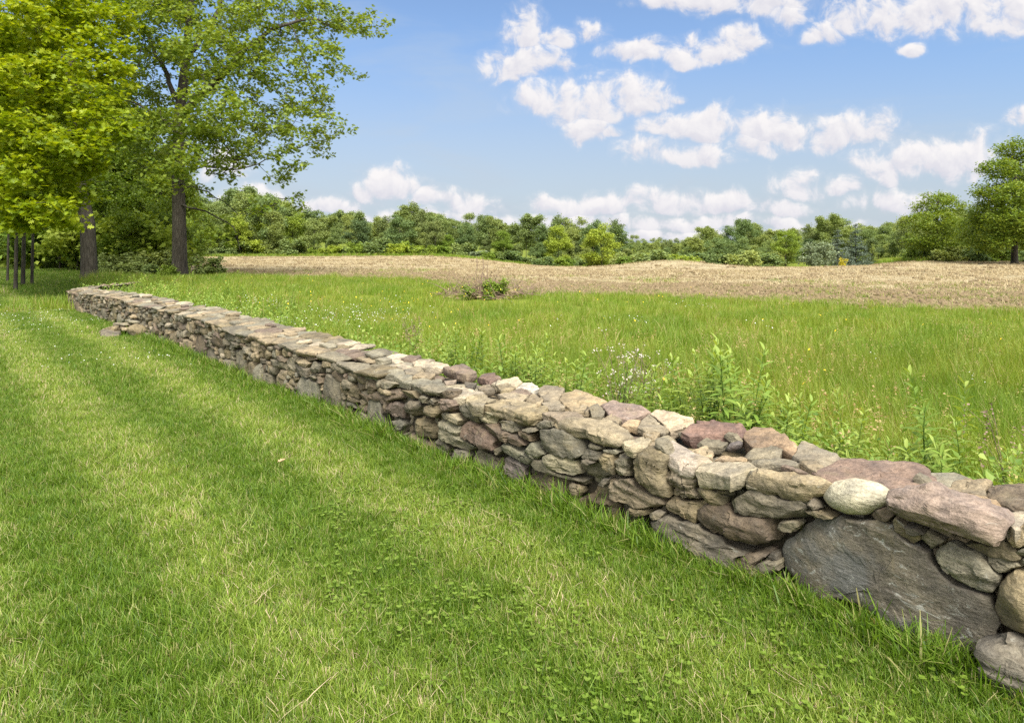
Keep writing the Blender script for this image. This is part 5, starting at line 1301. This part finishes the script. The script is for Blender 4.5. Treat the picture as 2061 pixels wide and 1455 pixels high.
mt += [seed_tuft(170), seed_tuft(171)]
for k, o in enumerate(mt): o.name = 'meadow_tuft_%s' % 'abcdefghijkl'[k]
def meadow_points():
    parts = []
    for (y0, y1, dens, kind) in ((2.0, 6, 95, 0), (6, 10, 62, 0), (10, 17, 26, 1), (17, 42, 9, 2), (42, 62, 3, 2)):
        xl, xr = -.72 * y1 - 2, .80 * y1 + 1.5
        n = int((xr - xl) * (y1 - y0) * dens); X, Y = rand_pts(n, xl, xr, y0, y1); e = fieldness(X, Y)
        ok = (np.where(wlong(X, Y) > 20, X > -13.0 - np.maximum(Y - 21, 0) * .62, wdist(X, Y) > .72)) & (e < rg.uniform(-.6, .5, n) + (rg.rand(n) < .22) * rg.uniform(0, 9, n)) & (X < .82 * Y + 1.5)
        ok &= ((X + .7) / 1.5) ** 2 + ((Y - 19.7) / 1.9) ** 2 > rg.uniform(.75, 1.05, n)
        X, Y, e = X[ok], Y[ok], e[ok]; n = len(X)
        if kind == 0: ix = rg.choice([0, 1, 2, 3, 6, 7], n, p=[.22, .22, .22, .22, .06, .06]); sc = rg.uniform(.8, 1.25, n)
        elif kind == 1: ix = rg.choice([0, 1, 4, 5, 6], n, p=[.2, .2, .27, .27, .06]); sc = rg.uniform(.8, 1.2, n)
        else: ix = rg.choice([4, 5], n); sc = rg.uniform(.9, 1.5, n)
        nz = fbm(np.stack([X * .5, Y * .5, X * 0], -1), 41, 3); sc = sc * (1 + .2 * nz)
        d = wdist(X, Y); sc = sc * np.where(wlong(X, Y) < 20, 1 + .22 * (1 - smooth(d, .8, 2.2)), 1) * (1 + .55 * ((X < -4) & (d < 4.5) & (rg.rand(n) < .6))) * np.where(e > -1, .6, 1) * (1 - .22 * smooth(Y, 9, 14))
        parts.append((X, Y, sc, ix))
    return [np.concatenate([p[k] for p in parts]) for k in range(4)]
X, Y, sc, ix = meadow_points(); n = len(X)
scatter('meadow_grass', np.stack([X, Y, height(X, Y)], -1), rg.uniform(0, 6.28, n), sc, ix, mt, np.stack([rg.normal(0, .1, n), rg.normal(0, .1, n)], -1), 'tall yellow green meadow grass behind the wall', 'grass')
# --- field: straw stubble and clods
st_ = [blade_obj('stubble_tuft', M['straw'], 180 + k, n=16, radius=.22, hmin=.03, hmax=.10, width=.012, lean=1.3, segs=2) for k in range(3)]
def clod_obj(seed):
    a = Acc(); r = np.random.RandomState(seed)
    for k in range(5):
        c, v, f = rock(rnd_poly(-.06, .06, -.05, .05, r), .07, 'low', seed + k, 9, .3, 1.5, 3, .4); a.add(v * r.uniform(.5, 1.3) + np.array([r.normal(0, .25), r.normal(0, .2), .015]), f)
    return bpy.data.objects.new('clod', a.mesh('clod', M['soil'], True))
M['soil'] = plain('soil_clod', [(.3, (.10, .072, .038)), (.7, (.23, .175, .10))], 20, 1.0)
st_ += [clod_obj(190), clod_obj(196)]
for k, o in enumerate(st_): o.name = 'stubble_tuft_%s' % 'abcdefgh'[k]
parts = []
for (y0, y1, dens) in ((14, 30, 14), (30, 48, 6.5), (48, 80, 2.6), (80, 116, .9)):
    xl, xr = -.48 * y1, .82 * y1; n = int((xr - xl) * (y1 - y0) * dens); X, Y = rand_pts(n, xl, xr, y0, y1); e = fieldness(X, Y)
    ok = (e > -.3) & (faredge(X, Y) < -1) & (X > -.46 * Y) & (X < .82 * Y); X, Y, e = X[ok], Y[ok], e[ok]; n = len(X)
    cl = rg.rand(n) < np.where((e < 8) & (X > -9), .4, .06); ix = np.where(cl, rg.choice([3, 4], n), rg.choice([0, 1, 2], n)); sc = rg.uniform(.7, 1.4, n) * (1 + .012 * Y)
    parts.append((X, Y, sc, ix))
X, Y, sc, ix = [np.concatenate([p[k] for p in parts]) for k in range(4)]; n = len(X)
scatter('field_stubble', np.stack([X, Y, height(X, Y)], -1), rg.uniform(0, 6.28, n), sc, ix, st_, None, 'pale straw stubble and clods over the ploughed field', 'stubble')
# green sprouts on the field and the verge
X, Y = rand_pts(26000, -30, 60, 15, 75); e = fieldness(X, Y); nz = fbm(np.stack([X * .3, Y * .3, X * 0], -1), 77, 3)
ok = (e > 0) & (e < 14) & (X > -9) & (nz > .0) & (rg.rand(len(X)) < .8) & (abs(X) < .8 * Y) & (X > -.42 * Y); ok |= (e > 0) & (rg.rand(len(X)) < .012) & (abs(X) < .8 * Y) & (X > -.42 * Y); X, Y = X[ok], Y[ok]; n = len(X)
vt = [blade_obj('sprout_tuft', M['meadow'], 200, n=16, radius=.18, hmin=.05, hmax=.16, width=.014, lean=.6, segs=2)]
scatter('field_sprouts', np.stack([X, Y, height(X, Y)], -1), rg.uniform(0, 6.28, n), rg.uniform(.6, 1.3, n), np.zeros(n, int), vt, None, 'thin green regrowth on the near strip of the ploughed field', 'grass')
X, Y = rand_pts(30000, -60, 80, 60, 135); fe = faredge(X, Y)
ok = (fe > -1) & (fe < 9) & (X > -.47 * Y) & (X < .82 * Y); X, Y = X[ok], Y[ok]; n = len(X)
vg = [blade_obj('verge_tuft', M['meadow'], 210, n=22, radius=.35, hmin=.2, hmax=.6, width=.05, lean=.4, segs=2)]
scatter('verge_grass', np.stack([X, Y, height(X, Y)], -1), rg.uniform(0, 6.28, n), rg.uniform(.6, 1.3, n), np.zeros(n, int), vg, None, 'strip of grass along the far edge of the field', 'grass')

# ------------------------------------------------------------------ weeds and flowers behind the wall
def stem_mesh(pts, r0, r1, mat, sides=4):
    n = len(pts); return tubes(np.array(pts), np.arange(n) - 1, np.linspace(r0, r1, n), 0, sides)
def weed_proto(seed, H=.7, nl=34, L=.12, wide=1.0):
    r = np.random.RandomState(seed); root = bpy.data.objects.new('leafy_weed', None); ln = r.normal(0, .05, 2)
    pts = [np.array([ln[0] * t * t, ln[1] * t * t, H * t]) for t in np.linspace(0, 1, 8)]
    st = bpy.data.objects.new('stem', stem_mesh(pts, .004, .0015, None).mesh('stem', M['weed'])); st.parent = root
    a = Acc(); tpl = LEAF['lance']
    for k in range(nl):
        t = .12 + .88 * (k + r.rand() * .5) / nl; p = np.array([ln[0] * t * t, ln[1] * t * t, H * t]); az = k * 2.4 + r.normal(0, .2); el = .75 - .9 * (1 - t) + r.normal(0, .15)
        if t > .9: el += .3
        l_ = L * (1.15 - .55 * t) * r.uniform(.8, 1.2) * (.5 if t < .2 else 1)
        d = np.array([math.cos(az) * math.cos(el), math.sin(az) * math.cos(el), math.sin(el)]); b = np.array([-math.sin(az), math.cos(az), 0]); up = np.cross(d, b) * -1
        rows = []
        for s_, w_ in ((0, .02), (.25, .085), (.55, .08), (.8, .045), (1, .003)):
            c = p + d * l_ * s_ - np.array([0, 0, 1]) * l_ * .38 * s_ * s_; rows += [c - b * l_ * w_ * wide, c - np.cross(d, b) * -.0 - np.array([0, 0, 1]) * l_ * w_ * .35, c + b * l_ * w_ * wide]
        q = []
        for m in range(4): q += [[3 * m, 3 * m + 1, 3 * m + 4, 3 * m + 3], [3 * m + 1, 3 * m + 2, 3 * m + 5, 3 * m + 4]]
        a.add(np.array(rows), np.array(q), rnd=np.full(15, np.clip(.25 + .6 * t + r.normal(0, .15), 0, 1)))
    lo = bpy.data.objects.new('leaves', a.mesh('leaves', M['weed'], True)); lo.parent = root
    return root, st, lo
WP = [weed_proto(1, .62, 46, .14, 1.1), weed_proto(2, .7, 50, .13, 1.1), weed_proto(3, .5, 40, .14, 1.25), weed_proto(4, .45, 26, .15, 1.7)]
def weed(k, X, Y, s, label, group):
    c = WP[k]; root = bpy.data.objects.new('leafy_weed', None); COL.objects.link(root); root.empty_display_size = .1
    root.location = (X, Y, float(height(np.array([X]), np.array([Y]))[0]) - .02); root.rotation_euler = (prng.gauss(0, .13), prng.gauss(0, .13), prng.uniform(0, 6.28)); root.scale = (s * prng.uniform(.85, 1.3), s * prng.uniform(.85, 1.3), s)
    for ch in c[1:]:
        o = ch.copy(); COL.objects.link(o); o.parent = root
    tag(root, label, 'weed', group)
WL = 'green weed with narrow drooping leaves growing close behind the wall'
def clump(x, wback, n, spread, smin, smax):
    for k in range(int(n * 1.6)):
        w = wback + prng.uniform(-.1, .5) ; s0_, _, X, Y = px_on_plane(x + prng.uniform(-spread, spread), 800, max(.78, w))
        weed(prng.choice([0, 1, 2, 0, 1]), X, Y, prng.uniform(smin, smax) * 1.2, WL, 'leafy weeds along the back of the wall')
for (x, wb, n, sp, s0, s1) in ((1890, 1.3, 5, 45, .8, 1.15), (1480, 1.2, 8, 45, .9, 1.2), (1400, 1.3, 6, 40, .95, 1.25), (1610, 1.0, 6, 40, .7, .95), (1690, 1.0, 4, 25, .65, .85), (1090, 1.0, 16, 75, .75, 1.05), (960, 1.1, 10, 60, .7, 1.0), (1800, 1.1, 4, 60, .6, .8), (1200, 1.2, 8, 60, .7, .95), (1330, 1.3, 6, 50, .7, .9), (850, 1.2, 8, 60, .6, .9), (1560, 1.2, 5, 40, .6, .9), (2010, 1.2, 8, 60, .5, .75), (640, 1.4, 10, 90, .6, .9), (450, 1.6, 12, 90, .7, 1.0), (300, 1.8, 10, 60, .8, 1.1)):
    clump(x, wb, n, sp, s0, s1)
for k in range(46):
    X_ = prng.uniform(-13, -5); Y_ = prng.uniform(0, 1); Y_ = 2.75 + (X_ - 1.7) / -.872 + prng.uniform(1.2, 6.5); weed(prng.choice([0, 1, 2, 3]), X_, Y_, prng.uniform(.9, 1.4), 'green weed standing in the rough strip between the wall and the large oak', 'weeds in the rough strip by the oak')
# broad-leaved ground foliage behind the wall, uncountable
def herb(seed, L):
    r = np.random.RandomState(seed); cen = np.stack([r.normal(0, .11, 110), r.normal(0, .11, 110), np.abs(r.normal(.12, .10, 110))], -1); v, f, rn = leaves(cen, L, r, 'kite', .8); a = Acc(); a.add(v, f, rnd=rn)
    return bpy.data.objects.new('herb_' + 'abc'[seed % 3], a.mesh('herb', M['weed'], False))
X, Y = rand_pts(60000, -14, 6, 2.2, 22); d = wdist(X, Y); nz = fbm(np.stack([X * 1.1, Y * 1.1, X * 0], -1), 66, 3)
ok = (d > .8) & (d < 1.2 + .75 * np.maximum(nz + .3, 0) + .05 * Y) & (nz > -.3) & (rg.rand(len(X)) < np.where(Y < 8, .5, .25)); X, Y = X[ok], Y[ok]; n = len(X)
scatter('weed_foliage', np.stack([X, Y, height(X, Y)], -1), rg.uniform(0, 6.28, n), rg.uniform(.7, 1.5, n), rg.randint(0, 3, n), [herb(0, .034), herb(1, .045), herb(2, .028)], None, 'low leafy weeds massed behind the wall', 'weeds')
# dry dead stalks and the pale seed-headed weed
def dead_plant(loc, H, nb, heads, seed, label, cat, spread=.35, name='dry_weed'):
    r = np.random.RandomState(seed); root = empty(name, loc); a = Acc(); tips = []
    for k in range(nb):
        az = r.uniform(0, 6.28); sp = r.uniform(.1, 1) * spread; hh = H * r.uniform(.75, 1)
        pts = [np.array([math.cos(az) * sp * t ** 1.6, math.sin(az) * sp * t ** 1.6, hh * t]) + r.normal(0, .006, 3) * t for t in np.linspace(0, 1, 7)]
        tb = stem_mesh(pts, .0038, .0014, None); a.add(tb.v[0], tb.f); tips.append(pts[-1])
        for j in range(6 if heads else 3):
            t = r.uniform(.5, 1); p = pts[int(t * 6)]; az2 = r.uniform(0, 6.28); l_ = r.uniform(.06, .16)
            q = [p + np.array([math.cos(az2) * l_ * s_, math.sin(az2) * l_ * s_, l_ * 1.0 * s_]) for s_ in (0, .5, 1)]
            tb = stem_mesh(q, .0016, .001, None, 3); a.add(tb.v[0], tb.f); tips.append(q[-1])
    link('stalks', a.mesh('stalks', M['dead']), root)
    if heads:
        T = np.array(tips); cen = leaf_tufts(T, 6, .014, r, .7); v, f, rn = leaves(cen, .013, r, 'kite', .4, 1.4); b = Acc(); b.add(v, f); link('seed_heads', b.mesh('seed_heads', M['seedhead'], False), root)
    else:
        T = np.concatenate([np.array(tips)] + [np.array(tips) - np.array([0, 0, .03 * k]) for k in range(1, 6)]); v, f, rn = leaves(leaf_tufts(T, 2, .006, r), .018, r, 'kite', .2, 1.2); b = Acc(); b.add(v, f); link('seed_heads', b.mesh('seed_heads', M['dead'], False), root)
    return tag(root, label, cat)
def behind(x, w):
    _, _, X, Y = px_on_plane(x, 800, w); return (float(X), float(Y), 0.0)
dead_plant(behind(1255, 1.15), 1.0, 7, True, 5, 'dry weed with a spray of tiny pale seed heads behind the middle of the wall', 'dry weed', .42)
dead_plant(behind(1305, 1.35), .8, 4, True, 9, 'smaller dry weed with pale seed heads just right of the taller one', 'dry weed', .3)
dead_plant(behind(835, 1.9), .72, 6, False, 6, 'clump of brown dead stalks rising behind the wall left of the middle', 'dry weed', .22)
dead_plant(behind(2030, 1.6), .85, 4, False, 7, 'thin brown arching stalks behind the wall at the right edge', 'dry weed', .6)
# flowers
def flower(mat, H, heads, seed, nm, size=.0105):
    r = np.random.RandomState(seed); a = Acc(); b = Acc()
    for k in range(heads):
        c = np.array([r.normal(0, .10), r.normal(0, .10), H * r.uniform(.8, 1.15)]); an = np.arange(8) / 8 * 2 * pi; rr = size * np.where(np.arange(8) % 2, 1, .8)
        tl = r.normal(0, .5, 2); v = c + np.stack([rr * np.cos(an), rr * np.sin(an), rr * (tl[0] * np.cos(an) + tl[1] * np.sin(an))], -1); a.add(np.concatenate([v, [c + (0, 0, .004)]]), np.array([[i, (i + 1) % 8, 8] for i in range(8)]))
    return bpy.data.objects.new(nm, a.mesh(nm, mat, True))
yf = [flower(M['petal_y'], .36, 2, 1, 'yellow_flower_a'), flower(M['petal_y'], .42, 1, 2, 'yellow_flower_b')]
X, Y = rand_pts(9000, -13, 16, 4, 30); nz = fbm(np.stack([X * .35, Y * .35, X * 0], -1), 88, 2)
ok = (wdist(X, Y) > 1.1) & (fieldness(X, Y) < -.5) & (rg.rand(len(X)) < np.where((X > -7) & (X < 0) & (Y > 10) & (Y < 20), .16, .03) * np.where(nz > 0, 1.5, .5)); X, Y = X[ok], Y[ok]; n = len(X)
scatter('yellow_wildflowers', np.stack([X, Y, height(X, Y)], -1), rg.uniform(0, 6.28, n), rg.uniform(.7, 1.2, n), rg.randint(0, 2, n), yf, None, 'small yellow wildflowers dotted through the meadow', 'wildflowers')
wf = [flower(M['petal_w'], .36, 6, 3, 'white_flower_a', .007), flower(M['petal_w'], .42, 4, 4, 'white_flower_b', .008)]
X, Y = rand_pts(9000, -9, 5, 3.5, 17); q = np.exp(-((X + 2.9) / 1.0) ** 2 - ((Y - 13) / 1.7) ** 2) + .8 * np.exp(-((X + 5.9) / .5) ** 2 - ((Y - 15) / 1.2) ** 2)
ok = (wdist(X, Y) > 1.0) & (rg.rand(len(X)) < .004 + .28 * q * (rg.rand(len(X)) < .8)); X, Y = X[ok], Y[ok]; n = len(X)
scatter('white_wildflowers', np.stack([X, Y, height(X, Y)], -1), rg.uniform(0, 6.28, n), rg.uniform(.7, 1.2, n), rg.randint(0, 2, n), wf, None, 'tiny white daisies in loose patches of the meadow', 'wildflowers')
cf = [flower(M['petal_w'], .055, 2, 5, 'clover_flower_a', .008)]
X, Y = rand_pts(5200, -16, 2, 2.5, 19); nz = fbm(np.stack([X * .5, Y * .5, X * 0], -1), 99, 2)
ok = (wdist(X, Y) < -.15) & (X > -.82 * Y) & (rg.rand(len(X)) < np.where(Y > 9, .5, 0) * np.where(nz > .05, 1, .25)); X, Y = X[ok], Y[ok]; n = len(X)
scatter('clover_flowers', np.stack([X, Y, height(X, Y)], -1), rg.uniform(0, 6.28, n), rg.uniform(.8, 1.2, n), np.zeros(n, int), cf, None, 'small white clover heads scattered over the lawn', 'wildflowers')
# dry leaves on the lawn
for (x, y, lb, s_) in ((558, 946, 'curled brown leaf lying on the middle of the lawn', .05), (1352, 1235, 'small dry leaf in the clover below the wall', .035), (385, 951, 'tiny brown leaf on the left of the lawn', .02)):
    Yd = FPX * EYE / (y - HY); Xd = (x - CX) / FPX * Yd; r = np.random.RandomState(x)
    v, f, rn = leaves(np.array([[0, 0, 0.]]), s_ * 1.6, r, 'oak', 1.5, .8); v[:, 2] += .06 + .25 * np.abs(v[:, 0]); a = Acc(); a.add(v, f); a.add(v + (0, 0, -.0015), f[:, ::-1])
    o = link('dry_leaf', a.mesh('dry_leaf', M['dryleaf'], False)); o.location = (Xd, Yd, 0); tag(o, lb, 'leaf')
# brush pile in the meadow
bp = P(985, 20.8); root = empty('brush_pile', bp); tag(root, 'heap of dead brushwood and twigs in the middle of the meadow', 'brush pile')
r = np.random.RandomState(8); a = Acc()
for k in range(230):
    az = r.uniform(0, 6.28); d = r.uniform(0, 1.5); p = np.array([d * math.cos(az) * 1.1, d * math.sin(az) * .7, .1 + max(0, .32 - .2 * d) * r.rand()]); az2 = r.uniform(0, 6.28); L_ = r.uniform(.4, 1.0); el = abs(r.normal(.5, .4))
    dv = np.array([math.cos(az2) * math.cos(el), math.sin(az2) * math.cos(el), math.sin(el)]); pts = [p + dv * L_ * t + r.normal(0, .03, 3) * t - np.array([0, 0, .2]) * t * t * L_ for t in np.linspace(0, 1, 5)]
    tb = stem_mesh(pts, .010, .005, None, 3); a.add(tb.v[0], tb.f)
for k in range(5):
    p = np.array([-.3 + r.normal(0, .12), r.normal(0, .1), .1]); pts = [p + np.array([r.normal(0, .03), 0, 1.15 * t]) for t in np.linspace(0, 1, 5)]; tb = stem_mesh(pts, .012, .006, None, 3); a.add(tb.v[0], tb.f)
link('twigs', a.mesh('twigs', M['dead']), root)
c, v, f = rock(rnd_poly(-.7, .6, -.4, .4, r), .5, 'fine', 71, 40, .3, 1.6, 0, .9); a = Acc(); a.add(v * np.array([1, 1, .9]) + np.array([-.1, 0, 0]), f); 
M['deadgrass'] = plain('dead_grass_heap', [(.3, (.20, .12, .075)), (.7, (.42, .29, .2))], 14, 1.0, 1.0, 40)
link('dead_grass', a.mesh('dead_grass', M['deadgrass']), root)
cen = np.stack([r.normal(-.1, .5, 700), r.normal(0, .3, 700), np.abs(r.normal(.12, .1, 700))], -1); v, f, rn = leaves(cen, .16, r, 'lance', .3); a = Acc(); a.add(v, f, rnd=rn * .6); link('dry_litter', a.mesh('dry_litter', M['straw'], False), root)
for (dx, h, lb) in ((.2, .62, 'bright green leafy weed growing out of the brush pile'), (-.6, .42, 'smaller green weed at the left of the brush pile')):
    plant('limebush', (bp[0] + dx, bp[1] - .45, bp[2]), h, 1.05, lb, 'weed', None, name='leafy_weed')
